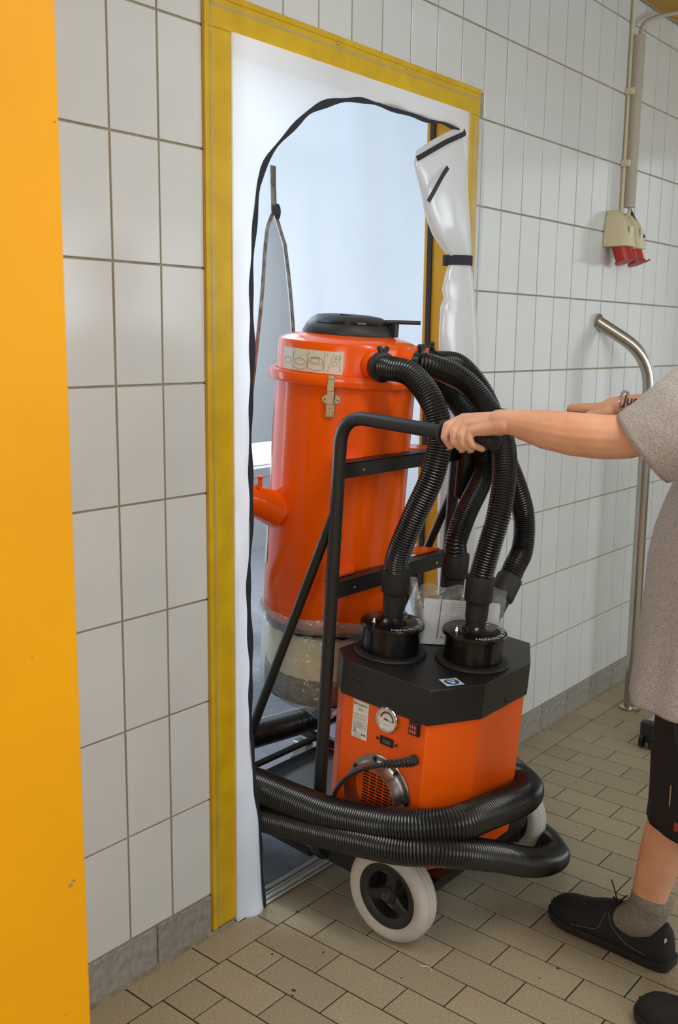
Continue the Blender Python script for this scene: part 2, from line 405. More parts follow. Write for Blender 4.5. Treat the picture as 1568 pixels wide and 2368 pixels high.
struct(MB().box((RX0, .14, 2.7), (RX1, 4.2, 2.78)), 'ceiling_back', M_shell, 'pale ceiling of the room beyond the doorway', 'ceiling')
struct(MB().box((RX0, 3.1, -.06), (RX1, 3.2, 2.78)), 'wall_far', M_wallgrey, 'grey painted wall seen through the zipped slit', 'wall')
wl = MB().box((RX0-.1, -4.6, -.06), (RX0, 4.2, 2.78)); struct(wl, 'wall_left', M_shell, 'pale wall at the left end of the room', 'wall')
wr = MB().box((RX1, -4.6, -.06), (RX1+.1, 4.2, 2.78)); struct(wr, 'wall_right', M_shell, 'pale wall at the right end of the room', 'wall')
wf = MB()
wins = [(-3.0, -1.4), (-.6, 1.0), (1.8, 3.4)]
xs = [RX0]+[q for p in wins for q in p]+[RX1]
for i in range(0, len(xs), 2): wf.box((xs[i], -4.7, -.06), (xs[i+1], -4.6, 2.78))
for a, b in wins: wf.box((a, -4.7, -.06), (b, -4.6, .95)); wf.box((a, -4.7, 2.3), (b, -4.6, 2.78))
struct(wf, 'wall_front', M_shell, 'pale wall with three windows behind the viewer', 'wall')
for i, (a, b) in enumerate(wins):
    mbw = MB().box((a, -4.66, .95), (b, -4.62, 1.0)); mbw.box((a, -4.66, 2.25), (b, -4.62, 2.3)); mbw.box((a, -4.66, 1.0), (a+.05, -4.62, 2.25)); mbw.box((b-.05, -4.66, 1.0), (b, -4.62, 2.25)); mbw.box(((a+b)/2-.03, -4.66, 1.0), ((a+b)/2+.03, -4.62, 2.25))
    wo = struct(mbw, 'window_%d' % (i+1), M_shell, 'white framed window in the wall behind the viewer', 'window')
    wo['group'] = 'windows behind the viewer'
    B(MB().box((a+.05, -4.65, 1.0), (b-.05, -4.645, 2.25)), 'pane', M_pane, wo, False)

# yellow pillar, nearest thing on the left
pl = MB().box((-1.85, -.49, 0), (-.585, -.001, 2.699)).build('pillar', M_pillar, None, True, bevel=.002)
tag(pl, 'flat yellow-orange painted pillar filling the left edge of the picture', 'pillar', kind='structure')
chips = MB()
for (zz, xx, r) in ((1.885, -.595, .003), (1.93, -.6, .0022), (1.735, -.592, .002), (.655, -.612, .004), (.66, -.606, .003), (2.0, -.62, .0015), (1.02, -.66, .0015), (.45, -.63, .0015)):
    chips.add([(xx+r*math.cos(a), -.4903, zz+r*.7*math.sin(a)) for a in [i*PI/4 for i in range(8)]], [tuple(range(8))])
B(chips, 'paint_chips', M_mortar, pl, False)['kind'] = 'stuff'

# ------------------------------------------------------------------ door frame
door = thing('door_1', (.675, 0, 0), 'yellow steel door frame set in the white tile wall', 'door frame', kind='structure')
def fr(a, b, name='frame_face', m=M_frame, lab=None, bev=.002): return B(MB().box(a, b), name, m, door, True, bevel=bev, label=lab)
fr((FX0, -.008, .012), (DX0, .0, DZ)); fr((DX1, -.008, .0), (FX1, .0, DZ)); fr((FX0, -.0085, DZ), (FX1, .0, FZ1))
fr((DX0-.045, .0, 0), (DX0, WT, DZ), 'jamb', M_jamb); fr((DX1, .0, 0), (DX1+.045, WT, DZ), 'jamb', M_jamb); fr((DX0-.045, .0, DZ), (DX1+.045, WT, DZ+.045), 'jamb', M_jamb)
B(MB().box((DX1-.007, .098, .02), (DX1, .114, DZ)), 'gasket', M_rubber, door, False, label='black rubber seal in the rebate of the right jamb')
B(MB().box((DX0, .098, .02), (DX0+.007, .114, DZ)), 'gasket', M_rubber, door, False, label='black rubber seal in the rebate of the left jamb')
# raised outer bead of the frame and screws
B(MB().box((FX0-.003, -.011, .012), (FX0+.010, .0, FZ1)), 'frame_bead', M_frame, door, True, bevel=.002)
B(MB().box((FX0-.003, -.011, FZ1-.010), (FX1+.002, .0, FZ1+.004)), 'frame_bead', M_frame, door, True, bevel=.002)
for sx_ in (.56, .845): B(MB().sphere((sx_, -.010, FZ1-.013), .004, (1, .6, 1), 10, 6), 'screw', M_steel, door)
# clear adhesive strips over frame and sheet edge
tp = MB().box((FX0+.014, -.0095, .03), (FX0+.021, -.0088, FZ1-.016)); tp.box((FX0+.014, -.0095, FZ1-.028), (FX1-.012, -.0088, FZ1-.021))
B(tp, 'adhesive_strip', M_tape, door, False, label='dull clear tape line running round the yellow frame')
# threshold: aluminium strips
B(MB().box((DX0-.004, -.018, -.005), (DX1+.004, .040, .0015)), 'threshold_base', M_rubber, door, False)
for i, (a, b, h) in enumerate(((-.017, -.009, .005), (-.004, .006, .008), (.013, .021, .006), (.028, .036, .010))):
    B(MB().box((DX0-.005, a, -.005), (DX1+.005, b, h)), 'threshold_rail', M_alu, door, True, bevel=.001)

# ------------------------------------------------------------------ front dust barrier
SY = -.0105
bar = thing('dust_barrier', (.675, 0, 0), 'milky plastic dust barrier taped in the yellow door frame with a black-edged arched opening', 'dust barrier')
arch = [(.288,-.001),(.277,.242),(.262,.365),(.251,.597),(.249,.818),(.252,1.031),(.256,1.238),(.257,1.38),(.26,1.538),(.266,1.693),(.274,1.779),(.288,1.818),(.309,1.854),(.341,1.892),(.37,1.92),(.415,1.959),(.461,1.991),(.532,2.023),(.61,2.043),(.694,2.053),(.796,2.054),(.865,2.052),(.946,2.052),(1.031,2.058),(1.103,2.049)]
ap = spline([(x, 0, z) for x, z in arch], .02)
ap = [Vector((p.x, SY+.0035*math.sin(p.z*17+p.x*23)+(-.012*max(0, 1-p.z/.25)), p.z)) for p in ap]
full_path = ap+[Vector((1.105, SY, 2.049-i*.05)) for i in range(1, 41)]
def outer(p, i, n):
    if p.x < .5 and p.z < 1.9: return Vector((DX0-.006, SY, p.z))
    if p.z < 2.048 and i > len(ap): return Vector((1.162, SY, p.z))
    f = min(1, max(0, (p.x-.30)/.55)); return Vector((DX0-.004+(1.162-DX0)*max(0, min(1, (p.x-.28)/(1.105-.28))), SY, DZ+.001))
sh = MB(); R = []
for i, p in enumerate(full_path):
    q = outer(p, i, 0)
    if 1.75 < p.z and p.x < .5:                       # sweep through the top-left corner
        f = min(1, max(0, (p.z-1.75)/(1.99-1.75)));
        q = Vector((DX0-.006, SY, p.z)).lerp(Vector((DX0-.006, SY, DZ+.001)), f) if f < .999 else q
    if p.x >= .461 and i <= len(ap): q = Vector((DX0-.006+(p.x-.461)/(1.105-.461)*(1.168-DX0), SY, DZ+.001))
    row = []
    for k in range(9):
        t = k/8; v = p.lerp(q, t)
        wv = math.sin(PI*t)*(.004*math.sin(v.z*9+v.x*5)+.003*math.sin(v.z*23+1.3))
        v.y += wv - (.02*max(0, 1-v.z/.35)*math.sin(PI*min(1, t*1.2)) if v.x < .3 else 0)
        row.append(v)
    R.append(row)
sh.rings(R, close=False)
B(sh, 'sheet', M_sheet, bar, True, 80)
bd = MB()
Rb = []
for i, p in enumerate(ap):
    t = (ap[min(i+1, len(ap)-1)]-ap[max(i-1, 0)]).normalized(); nrm = Vector((t.z, 0, -t.x)); wd = .0068+.0022*math.sin(i*.9)+.0014*math.sin(i*.37)
    a, b = p-nrm*wd, p+nrm*(wd*.9); Rb.append([a+Vector((0, -.0012, 0)), b+Vector((0, -.0012, 0)), b+Vector((0, .0012, 0)), a+Vector((0, .0012, 0))])
bd.rings(Rb); B(bd, 'edge_binding', M_bind, bar, label='black binding tape round the arched opening')
# flap: door panel gathered to the right, tied with a black strap
fl = [  # z, left x, right x, depth half
 (2.035,1.020,1.062,.010),(2.012,.965,1.072,.014),(1.985,.905,1.079,.018),(1.955,.852,1.086,.022),(1.92,.842,1.093,.026),(1.86,.868,1.100,.030),(1.80,.895,1.106,.032),(1.745,.935,1.112,.030),(1.715,.975,1.118,.026),(1.695,1.006,1.119,.020),(1.670,1.012,1.120,.019),
 (1.64,.998,1.132,.022),(1.60,.986,1.139,.026),(1.575,.996,1.146,.027),(1.55,.978,1.152,.028),(1.49,.977,1.166,.030),(1.40,.985,1.182,.032),(1.25,1.000,1.192,.034),(1.05,1.020,1.200,.034),(.8,1.030,1.204,.034),(.5,1.036,1.206,.034),(.2,1.04,1.208,.034),(.02,1.04,1.21,.032)]
zs = []
for a, b in zip(fl[:-1], fl[1:]):
    n = max(1, int((a[0]-b[0])/.025))
    for k in range(n): zs.append(tuple(a[j]+(b[j]-a[j])*k/n for j in range(4)))
zs.append(fl[-1]); R = []
for (z, xl, xr, d) in zs:
    cx, hw = (xl+xr)/2, (xr-xl)/2; ring = []
    for k in range(44):
        a = 2*PI*k/44; f = 1+.09*math.sin(4*a+z*4)+.04*math.sin(7*a-z*6)
        xx = cx+hw*math.cos(a)*(1+.02*math.sin(z*40)); yy = -.048-.006*math.sin(z*5)+d*math.sin(a)*f
        zz = z
        if z > 1.93: zz = z-.0                      # slanted top follows xl/xr table
        ring.append((xx, min(yy, -.014), zz))
    R.append(ring)
B(MB().rings(R), 'flap', M_flap, bar, True, 80)
tb = spline([(1.104, -.030, 2.046), (1.06, -.055, 2.028), (1.0, -.070, 2.008), (.94, -.074, 1.985), (.89, -.074, 1.962), (.845, -.066, 1.938), (.833, -.058, 1.930)], .012)
B(MB().ribbon(tb, (0.25, -1, .35), .0135, .002), 'edge_binding', M_bind, bar, label='black binding on the top edge of the gathered flap')
st = MB(); R = []
for z in (1.669, 1.697):
    R.append([(1.0655+.0605*math.cos(a), -.046+.0335*math.sin(a), z+.002*math.cos(a)) for a in [2*PI*i/32 for i in range(32)]])
st.rings(R, True, False, False); B(st, 'tie_strap', M_bind, bar, label='black strap holding the gathered flap')
st = spline([(.945, -.083, 1.921), (.915, -.086, 1.895), (.885, -.086, 1.86), (.860, -.080, 1.822)], .01)
B(MB().ribbon(st, (-.4, -1, 0), .012, .001), 'inner_strap', M_rubber, bar, label='short grey-black strap lying diagonally on the flap')
# clear strip on the tiles right of the frame
R = []
for i in range(40):
    z = .03+i*(2.10-.03)/39; R.append([(1.185, -.0098, z), (1.222, -.0102, z), (1.262+.004*math.sin(z*11), -.0022-.001*math.sin(z*31), z)])
B(MB().rings(R, close=False), 'side_film', M_tape2, bar, True, 80, label='clear film overlapping the tiles right of the frame')

# ------------------------------------------------------------------ second curtain with open zipper, behind the wall
CY_ = .322
cur = thing('zipper_curtain', (.9, CY_, 0), 'second milky plastic curtain behind the doorway with its grey zipper opened in a narrow wedge', 'dust curtain')
apex = (.689, 1.80)
def lx(z):
    P = [(1.80,.689),(1.76,.668),(1.70,.655),(1.60,.640),(1.458,.619),(1.32,.604),(1.0,.58),(.6,.56),(.0,.54)]
    for (a, xa), (b, xb) in zip(P[:-1], P[1:]):
        if a >= z >= b: return xa+(xb-xa)*(a-z)/(a-b)
    return .54
def rx(z):
    P = [(1.80,.689),(1.76,.702),(1.72,.717),(1.60,.732),(1.466,.747),(1.3,.80),(1.0,.93),(.6,1.06),(.0,1.12)]
    for (a, xa), (b, xb) in zip(P[:-1], P[1:]):
        if a >= z >= b: return xa+(xb-xa)*(a-z)/(a-b)
    return 1.12
def cwave(x, z): return CY_+.012*math.sin(x*14+.6*math.sin(z*2))+.006*math.sin(x*31+z*3)+.005*math.sin(z*7)
def panel(xa, xb, z0, z1, nz, nx):
    R = []
    for i in range(nz+1):
        z = z0+(z1-z0)*i/nz; a = xa(z); b = xb(z); R.append([(a+(b-a)*k/nx, cwave(a+(b-a)*k/nx, z), z) for k in range(nx+1)])
    return MB().rings(R, close=False)
pm = panel(lambda z: .42, lx, 0.0, 1.80, 60, 30); pm.add(panel(rx, lambda z: 2.15, 0.0, 1.80, 60, 44).v, [tuple(f) for f in panel(rx, lambda z: 2.15, 0.0, 1.80, 60, 44).f])
p3 = panel(lambda z: .42, lambda z: 2.15, 1.80, 2.32, 14, 50); pm.add(p3.v, p3.f)
B(pm, 'sheet', M_sheet2, cur, True, 80)
def zip_tape(fx, z0, z1, wd, side):
    R = []
    n = int((z1-z0)/.012)
    for i in range(n+1):
        z = z0+(z1-z0)*i/n; x = fx(z); y = cwave(x, z)-.005
        R.append([(x-wd*(side <= 0), y, z), (x+wd*(side >= 0), y, z), (x+wd*(side >= 0), y+.002, z), (x-wd*(side <= 0), y+.002, z)])
    return MB().rings(R)
M_zip = mat('zipper_tape_grey', (160, 158, 150), 0.7, var=0.6, vscale=60, c2=(70, 70, 72), stretch=(1, 1, .6))
B(zip_tape(lx, .9, 1.80, .013, -1), 'zipper_tape', M_zip, cur); B(zip_tape(rx, 1.35, 1.80, .013, 1), 'zipper_tape', M_zip, cur)
B(zip_tape(lambda z: .689, 1.80, 1.930, .0105, 0), 'zipper_tape', M_zip, cur, label='closed top of the zipper tape')
B(MB().sphere((.689, CY_-.01, 1.805), .016, (.7, .5, 1.4)), 'zipper_slider', M_rubber, cur)

# ------------------------------------------------------------------ back room furniture glimpsed through the slit
dk = thing('desk', (1.6, 1.25, 0), 'white desk in the room beyond, glimpsed left of the orange tank', 'desk')
B(MB().box((1.05, .96, .93), (2.4, 1.6, .965)), 'desk_top', M_deskw, dk, True, bevel=.003)
B(MB().box((1.10, 1.0, .0), (1.14, 1.55, .93)), 'leg_panel', M_wallgrey, dk, True); B(MB().box((2.3, 1.0, .0), (2.34, 1.55, .93)), 'leg_panel', M_wallgrey, dk, True)
B(MB().box((1.05, .97, .84), (2.4, .985, .93)), 'apron', M_deskw, dk, True)
pp = MB(); 
for i in range(3): pp.box((1.18+.01*i, 1.0, .9655+.002*i), (1.40+.01*i, 1.28, .967+.002*i))
tag(pp.build('paper_stack', M_paper, None, False), 'white papers lying on the desk in the room beyond', 'papers')
ch = thing('office_chair', (1.75, 1.9, 0), 'blue-grey office chair behind the white desk in the room beyond', 'chair')
R = []
for i in range(9):
    a = -PI*.5+PI*i/8; zc = 1.02
    R.append([(1.46+.62*t/8, 1.86-.07*math.sin(PI*t/8), zc+.16*math.sin(a)*(1-.25*abs(t/4-1)**3)) for t in range(9)])
bk = MB().rings(R, close=False); bo = B(bk, 'backrest', M_blueg, ch, True, 80); sm_ = bo.modifiers.new('s', 'SOLIDIFY'); sm_.thickness = .03
B(MB().box((1.5, 1.86, .45), (2.02, 2.3, .52)), 'seat', M_blueg, ch, True, bevel=.02)
B(MB().tube([(1.76, 2.1, .08), (1.76, 2.1, .45)], .025), 'post', M_rubber, ch)
for i in range(5):
    a = 2*PI*i/5; B(MB().tube([(1.76, 2.1, .09), (1.76+.28*math.cos(a), 2.1+.28*math.sin(a), .05)], [.022, .014]), 'leg', M_rubber, ch)
    B(MB().lathe((1.76+.28*math.cos(a)-.01, 2.1+.28*math.sin(a), .025), [(.025, 0), (.025, .02)], 14, 'x'), 'caster', M_rubber, ch)
B(bent([(1.43, 1.84, .95), (1.43, 1.84, 1.28), (2.1, 1.84, 1.28), (2.1, 1.84, .95)], .012, .06), 'back_frame', M_rubber, ch)

# ------------------------------------------------------------------ the dust extractor (cart tilted back on its axle)
AX = Vector((.68, -.345, .12)); TILT = .073
ext = thing('dust_extractor', (.68, -.345, .12), 'orange and black two-wheeled dust extractor being pushed through the doorway', 'vacuum cleaner', rot=(TILT, 0, 0))
ORG['dust_extractor'] = AX.copy()
L = lambda y, z: (y, z)
# --- tank
TC = (.68, .14)
tank = B(MB().lathe((*TC, 0), [(.150,.655),(.178,.657),(.186,.668),(.1865,.700),(.1885,.702),(.1895,1.0),(.190,1.316)], 72, cap0=True, cap1=True), 'tank', M_orange, ext, ang=30, label='glossy orange cylindrical tank')
B(MB().lathe((*TC, 0), [(.190,1.313),(.206,1.313),(.2085,1.317),(.2085,1.334),(.206,1.340),(.188,1.341),(.188,1.313)], 72, cap0=False, cap1=False), 'flange', M_orange, tank)
lid = B(MB().lathe((*TC, 0), [(.186,1.340),(.1855,1.411),(.182,1.420),(.170,1.426),(.13,1.437),(.120,1.439)], 72, cap0=False), 'tank_lid', M_orange, ext, ang=35, label='glossy orange lid of the tank')
# motor head
prof = [(.122,1.437),(.124,1.443),(.116,1.459),(.103,1.476),(.086,1.486),(.055,1.490),(.0,1.491)]
mh = B(MB().lathe((*TC, 0), prof, 56, cap1=False), 'motor_cover', M_plast, ext, ang=50, label='dark grey domed motor cover')
for a in (-2.95, -2.05, -1.2):
    c = Vector((TC[0]+.108*math.cos(a), TC[1]+.108*math.sin(a), 1.470)); t = Vector((-math.sin(a), math.cos(a), 0))
    pts = [c+t*s-Vector((math.cos(a), math.sin(a), 0))*(s*s*5) for s in [(-.04+.08*i/8) for i in range(9)]]
    B(MB().ribbon(pts, (math.cos(a), math.sin(a), .9), .008, .0016), 'vent_slot', M_blackg, mh)
a = -2.05; pts = [Vector((TC[0]+.110*math.cos(a+t), TC[1]+.110*math.sin(a+t), 1.4695)) for t in [(-.22+.03*i) for i in range(8)]]
B(MB().ribbon(pts, (math.cos(a), math.sin(a), .8), .0045, .003), 'metal_clip', M_chrome, mh)
hb = MB().box((TC[0]+.035, TC[1]-.128, 1.440), (TC[0]+.052, TC[1]-.100, 1.476)); 
B(hb, 'lever_bracket', M_plast, mh, True, bevel=.002)
B(MB().tube(spline([(TC[0]+.02, TC[1]-.105, 1.478), (TC[0]+.06, TC[1]-.13, 1.480), (TC[0]+.10, TC[1]-.16, 1.481)], .01), .0055, 10), 'lever', M_plast, mh)
B(MB().lathe((TC[0]-.045, TC[1]-.02, 1.487), [(.016,0),(.016,.0042),(.012,.005)], 20), 'screw_hole', M_blackg, mh)
# --- lid label with line drawings
RL = .1860
def cyl(rad, cx, cy, a, z): return Vector((cx+rad*math.cos(a), cy+rad*math.sin(a), z))
A0 = math.radians(-203); A1 = math.radians(-143.5)
lw = (A1-A0)*RL
def lmap(u, v, e=.0006): return cyl(RL+e, *TC, A0+u/RL, 1.344+v)
lm = MB().rings([[lmap(lw*i/24, 0), lmap(lw*i/24, .056)] for i in range(25)], close=False)
lab = B(lm, 'instruction_label', M_label, lid, True, label='cream label with line drawings round the lid')
def strokes(polys, fn, wd, nf):
    mbs = MB()
    for p in polys:
        mbs.ribbon([fn(*q) for q in p], [nf(*q) for q in p], wd, .0003)
    return mbs
def ell(cx, cy, rx_, ry_, a0=0, a1=2*PI, n=20): return [(cx+rx_*math.cos(a0+(a1-a0)*i/n), cy+ry_*math.sin(a0+(a1-a0)*i/n)) for i in range(n+1)]
q4 = lw/4
pol = [[(q4*i, .002), (q4*i, .054)] for i in (1, 2, 3)]+[ell(q4*2.5, .030, .020, .009), ell(q4*2.5, .030, .012, .006), ell(q4*2.5, .015, .022, .010, PI, 2*PI), [(q4*2.5-.022, .015), (q4*2.5-.022, .028)], [(q4*2.5+.022, .015), (q4*2.5+.022, .028)],
  ell(q4*1.5, .024, .019, .008), ell(q4*1.5, .012, .019, .008, PI, 2*PI), ell(q4*.5, .024, .016, .008), [(q4*1.5, .04), (q4*1.5+.004, .03)], ell(q4*3.55, .026, .006, .006), [(q4*3.2, .004), (q4*3.5, .053)], [(q4*3.55, .032), (q4*3.6, .046)], [(q4*3.8, .05), (q4*3.85, .006)], ell(q4*3.75, .042, .006, .005)]
for i in range(9): pol.append([(q4*2.5-.012+.003*i, .034+.002*(i % 3)), (q4*2.5-.010+.003*i, .036+.002*((i+1) % 3))])
B(strokes(pol, lambda u, v: lmap(u, v, .0009), .0007, lambda u, v: (math.cos(A0+u/RL), math.sin(A0+u/RL), 0)), 'line_drawing', M_inkl, lab)
dg = MB()
for i, t in enumerate('1234'):
    m_ = text_mb(t, .008, lambda x, y, i=i: lmap(q4*i+.004+x, .044+y, .0009)); dg.add(m_.v, m_.f)
B(dg, 'print', M_inkl, lab, False)
# --- latches
def latch(ang, vis=True):
    rad = Vector((math.cos(ang), math.sin(ang), 0)); tn = Vector((-math.sin(ang), math.cos(ang), 0))
    def P(u, w_, z): return Vector((TC[0], TC[1], 0))+rad*(.1895+w_)+tn*u+Vector((0, 0, z))
    def bx(mb, u0, u1, w0, w1, z0, z1):
        vs = [P(u, w_, z) for z in (z0, z1) for w_ in (w0, w1) for u in (u0, u1)]
        mb.add(vs, [(0,1,3,2),(4,6,7,5),(0,4,5,1),(2,3,7,6),(0,2,6,4),(1,5,7,3)])
    pb = MB(); n = 24; ring = []
    for i in range(n): a = 2*PI*i/n; ring.append((.024*math.cos(a), .014*math.sin(a)*(1 if math.sin(a) > 0 else .9)+(.0 if abs(math.cos(a)) > .5 else (.0 if math.sin(a) > 0 else .008))))
    pb.rings([[P(u, .0005, 1.281+v) for u, v in ring], [P(u, .003, 1.281+v) for u, v in ring]])
    plate = B(pb, 'latch_plate', M_steel, tank, label='zinc-plated toggle latch' if vis else None)
    lb = MB(); bx(lb, -.011, .011, .003, .008, 1.236, 1.280); bx(lb, -.0065, .0065, .008, .0105, 1.239, 1.259)
    bx(lb, -.0088, .0088, .014, .0165, 1.269, 1.309); bx(lb, -.0088, .0088, .0165, .0215, 1.303, 1.336); 
    bx(lb, -.0088, .0088, .014, .0215, 1.331, 1.343)
    B(lb, 'latch_lever', M_steel, tank, True, bevel=.0012)
    for s_ in (-1, 1): B(MB().sphere(P(.0175*s_, .003, 1.281), .0032, seg=10, rg=6), 'rivet', M_steel, tank)
latch(math.radians(-150.5)); latch(math.radians(20), False)
# --- inlet nozzle on the left
npn = spline([(.505, .20, .965), (.46, .215, .985), (.42, .225, 1.0), (.372, .235, 1.010)], .01)
nz = B(MB().tube(npn, [.050-.008*min(1, i/ (len(npn)*.45)) for i in range(len(npn))], 28), 'inlet_nozzle', M_orange, tank)
B(MB().lathe((.425, .195, 1.038), [(.008,0),(.0065,.012),(.0065,.022),(.010,.026),(.010,.029)], 16), 'bolt_boss', M_orange, tank)
sl = MB(); 
for z0_, z1_ in ((.80, .93),): sl.rings([[cyl(.1902, *TC, math.radians(a), z0_), cyl(.1902, *TC, math.radians(a), z1_)] for a in range(128, 147, 3)], close=False)
B(sl, 'warning_label', M_labelw, tank, label='narrow white label at the left edge of the tank')
# --- brackets between tank and uprights
for z in (1.14, .845):
    for s_ in (-1, 1):
        B(MB().prism([(.68+s_*.24, -.055), (.68+s_*.15, .035), (.68+s_*.10, -.02), (.68+s_*.15, -.055)], z, z+.006), 'mounting_bracket', M_orange, tank, False)
# --- collecting drum under the tank
dr = B(MB().lathe((*TC, 0), [(.150,.505),(.168,.51),(.172,.60),(.166,.632)], 56), 'drum', M_beige, ext, label='beige collecting drum wrapped in clear plastic')
B(MB().lathe((*TC, 0), [(.160,.435),(.1735,.437),(.1755,.506),(.160,.507)], 56), 'drum_base_band', M_darkband, dr)
B(MB().lathe((*TC, 0), [(.165,.630),(.178,.632),(.178,.648),(.165,.650)], 56), 'clamp_ring', M_blackg, ext)
def skirt(r0, prof, amp, seed):
    rnd = random.Random(seed); ph = [rnd.uniform(0, 6.28) for _ in range(6)]; R = []
    for i, (r, z) in enumerate(prof):
        R.append([((TC[0]+(r+amp*(.5*math.sin(7*a+ph[0]+z*20)+.35*math.sin(17*a+ph[1]-z*31)+.25*math.sin(29*a+ph[2])))*math.cos(a)), (TC[1]+(r+amp*(.5*math.sin(7*a+ph[0]+z*20)+.35*math.sin(17*a+ph[1]-z*31)+.25*math.sin(29*a+ph[2])))*math.sin(a)), z+amp*.8*math.sin(5*a+ph[3])*(i > 1)) for a in [2*PI*k/120 for k in range(120)]])
    return MB().rings(R, True, False, False)
B(skirt(.18, [(.182,.655),(.188,.676),(.195,.690),(.198,.678),(.191,.658),(.186,.645)], .006, 1), 'bag_collar', M_bag2, ext, True, 80)
B(skirt(.18, [(.178,.640),(.188,.628),(.186,.60),(.184,.56),(.184,.51),(.185,.47),(.182,.445),(.17,.43),(.08,.39),(.03,.34)], .006, 2), 'plastic_bag', M_bag2, ext, True, 80)
# --- welded frame: uprights with push handles, braces, cross plates
for s_, x in ((-1, .42), (1, .94)):
    hz = 1.262 if s_ < 0 else 1.254
    B(bent([(x, -.085, .11), (x, -.075, .8), (x, -.068, hz), (x, -.37, hz)], .0165, .075, 18), 'handle_tube', M_black, ext)
    g = MB().tube([(x, -.352, hz), (x, -.358, hz), (x, -.366, hz), (x, -.3665, hz), (x, -.372, hz), (x, -.485, hz), (x, -.496, hz), (x, -.500, hz)], [.021, .0290, .0290, .022, .0195, .0195, .018, .010], 24)
    gp = B(g, 'grip', M_cuff, ext, label='black ribbed rubber grip')
    rb = MB()
    for i in range(14): rb.lathe((x, -.384-.0075*i, hz), [(.0195, 0), (.0203, -.0012), (.0203, -.0034), (.0195, -.0046)], 24, 'y', False, False)
    B(rb, 'grip_ribs', M_cuff, gp)
    B(MB().tube([(x+.004*s_, -.072, 1.03), (x, .147, .432), (x, .262, .10)], .0125, 14), 'brace_tube', M_black, ext)
for z0_, z1_ in ((1.108, 1.146), (.802, .843)):
    cp = B(MB().box((.425, -.083, z0_), (.935, -.079, z1_)).box((.425, -.083, z1_-.004), (.935, -.045, z1_)), 'cross_plate', M_black, ext, True, bevel=.001)
    for xx in (.50, .87): B(MB().lathe((xx, -.0835, (z0_+z1_)/2-.003), [(.004, 0), (.004, -.0016), (.002, -.003)], 12, 'y'), 'rivet', M_steel, cp)
B(MB().tube([(.945, -.10, 1.235), (.945, -.10, 1.01), (.945, -.10, 1.002)], [.027, .027, .022], 28), 'spare_cuff', M_blackg, ext, label='black smooth tube hanging from the right handle')
# --- chassis
for x in (.42, .94):
    B(MB().tube([(x, -.07, .102), (x, .44, .102)], .0155, 16), 'chassis_rail', M_black, ext)
B(bent([(.44, .06, .125), (.44, .335, .125), (.92, .335, .125), (.92, .06, .125)], .010, .03), 'tray_rim', M_black, ext)
B(MB().box((.43, -.1, .085), (.93, .34, .089)), 'tray', M_black, ext, True)
for x in (.455, .905):
    B(MB().box((x-.003, -.42, .075), (x+.003, .0, .118)), 'axle_plate', M_black, ext, True)
B(MB().box((.455, -.435, .135), (.905, -.405, .165)), 'front_crossbar', M_black, ext, True, bevel=.002)
B(MB().tube([(.375, -.345, .12), (.985, -.345, .12)], .009), 'axle', M_steel, ext)
B(MB().box((.46, -.44, .168), (.90, -.09, .174)), 'box_shelf', M_black, ext, True)
# rear casters
for x in (.46, .90):
    cs = B(MB().box((x-.018, .36, .03), (x+.018, .42, .09)), 'caster_fork', M_steel, ext, True, bevel=.003)
    B(MB().lathe((x-.012, .40, .005), [(.03, 0), (.036, .004), (.036, .020), (.03, .024)], 24, 'x'), 'caster_wheel', M_rubber, cs)
# --- wheels
def wheel(x0, s_, lab):
    """x0: outer face, s_: direction of the axle going inward"""
    yc, zc = -.345, .12; R_ = .120
    pf = [(.083, .002), (.086, -.001), (.100, -.005), (.109, -.002), (.1155, .005), (.118, .009), (.117, .0105), (.1195, .0125), (.1205, .020), (.1190, .0225), (.1205, .025), (.1205, .031), (.1190, .0335), (.1205, .036), (.1195, .0435), (.117, .0455), (.118, .047), (.1155, .051), (.109, .058), (.100, .061), (.086, .057), (.083, .054), (.083, .002)]
    tyre = B(MB().lathe((x0, yc, zc), [(r, h*s_) for r, h in pf], 96, 'x', False, False), 'tyre', M_tyre, ext, label=lab)
    rim = MB().lathe((x0, yc, zc), [(r, h*s_) for r, h in [(.0835, .004), (.080, .002), (.064, .006), (.0605, .010), (.0605, .046), (.0835, .050)]], 96, 'x', False, False)
    rm = B(rim, 'wheel_rim', M_rim, ext)
    for k in range(3):
        a = PI/2+2*PI*k/3+.10; mbs = MB(); R = []
        for r, w_ in ((.012, .017), (.030, .0145), (.050, .015), (.063, .019)):
            c, s2 = math.cos(a), math.sin(a)
            R.append([(x0+h*s_, yc+r*c-w*s2, zc+r*s2+w*c) for (w, h) in ((-w_, .014), (-w_*.7, .009), (w_*.7, .009), (w_, .014), (w_, .034), (-w_, .034))])
        mbs.rings(R); B(mbs, 'spoke', M_rim, rm)
    hb_ = MB().lathe((x0, yc, zc), [(r, h*s_) for r, h in [(0.0, .0), (.011, .0), (.014, .003), (.014, .004), (.021, .005), (.023, .009), (.023, .045)]], 32, 'x')
    B(hb_, 'hub', M_rim, rm)
    B(MB().sphere((x0, yc, zc), .010, (.5, 1, 1)), 'hub_cap', M_plast, rm)
wheel(.378, 1, 'near grey rubber tyre'); wheel(.928, 1, 'far grey rubber tyre')
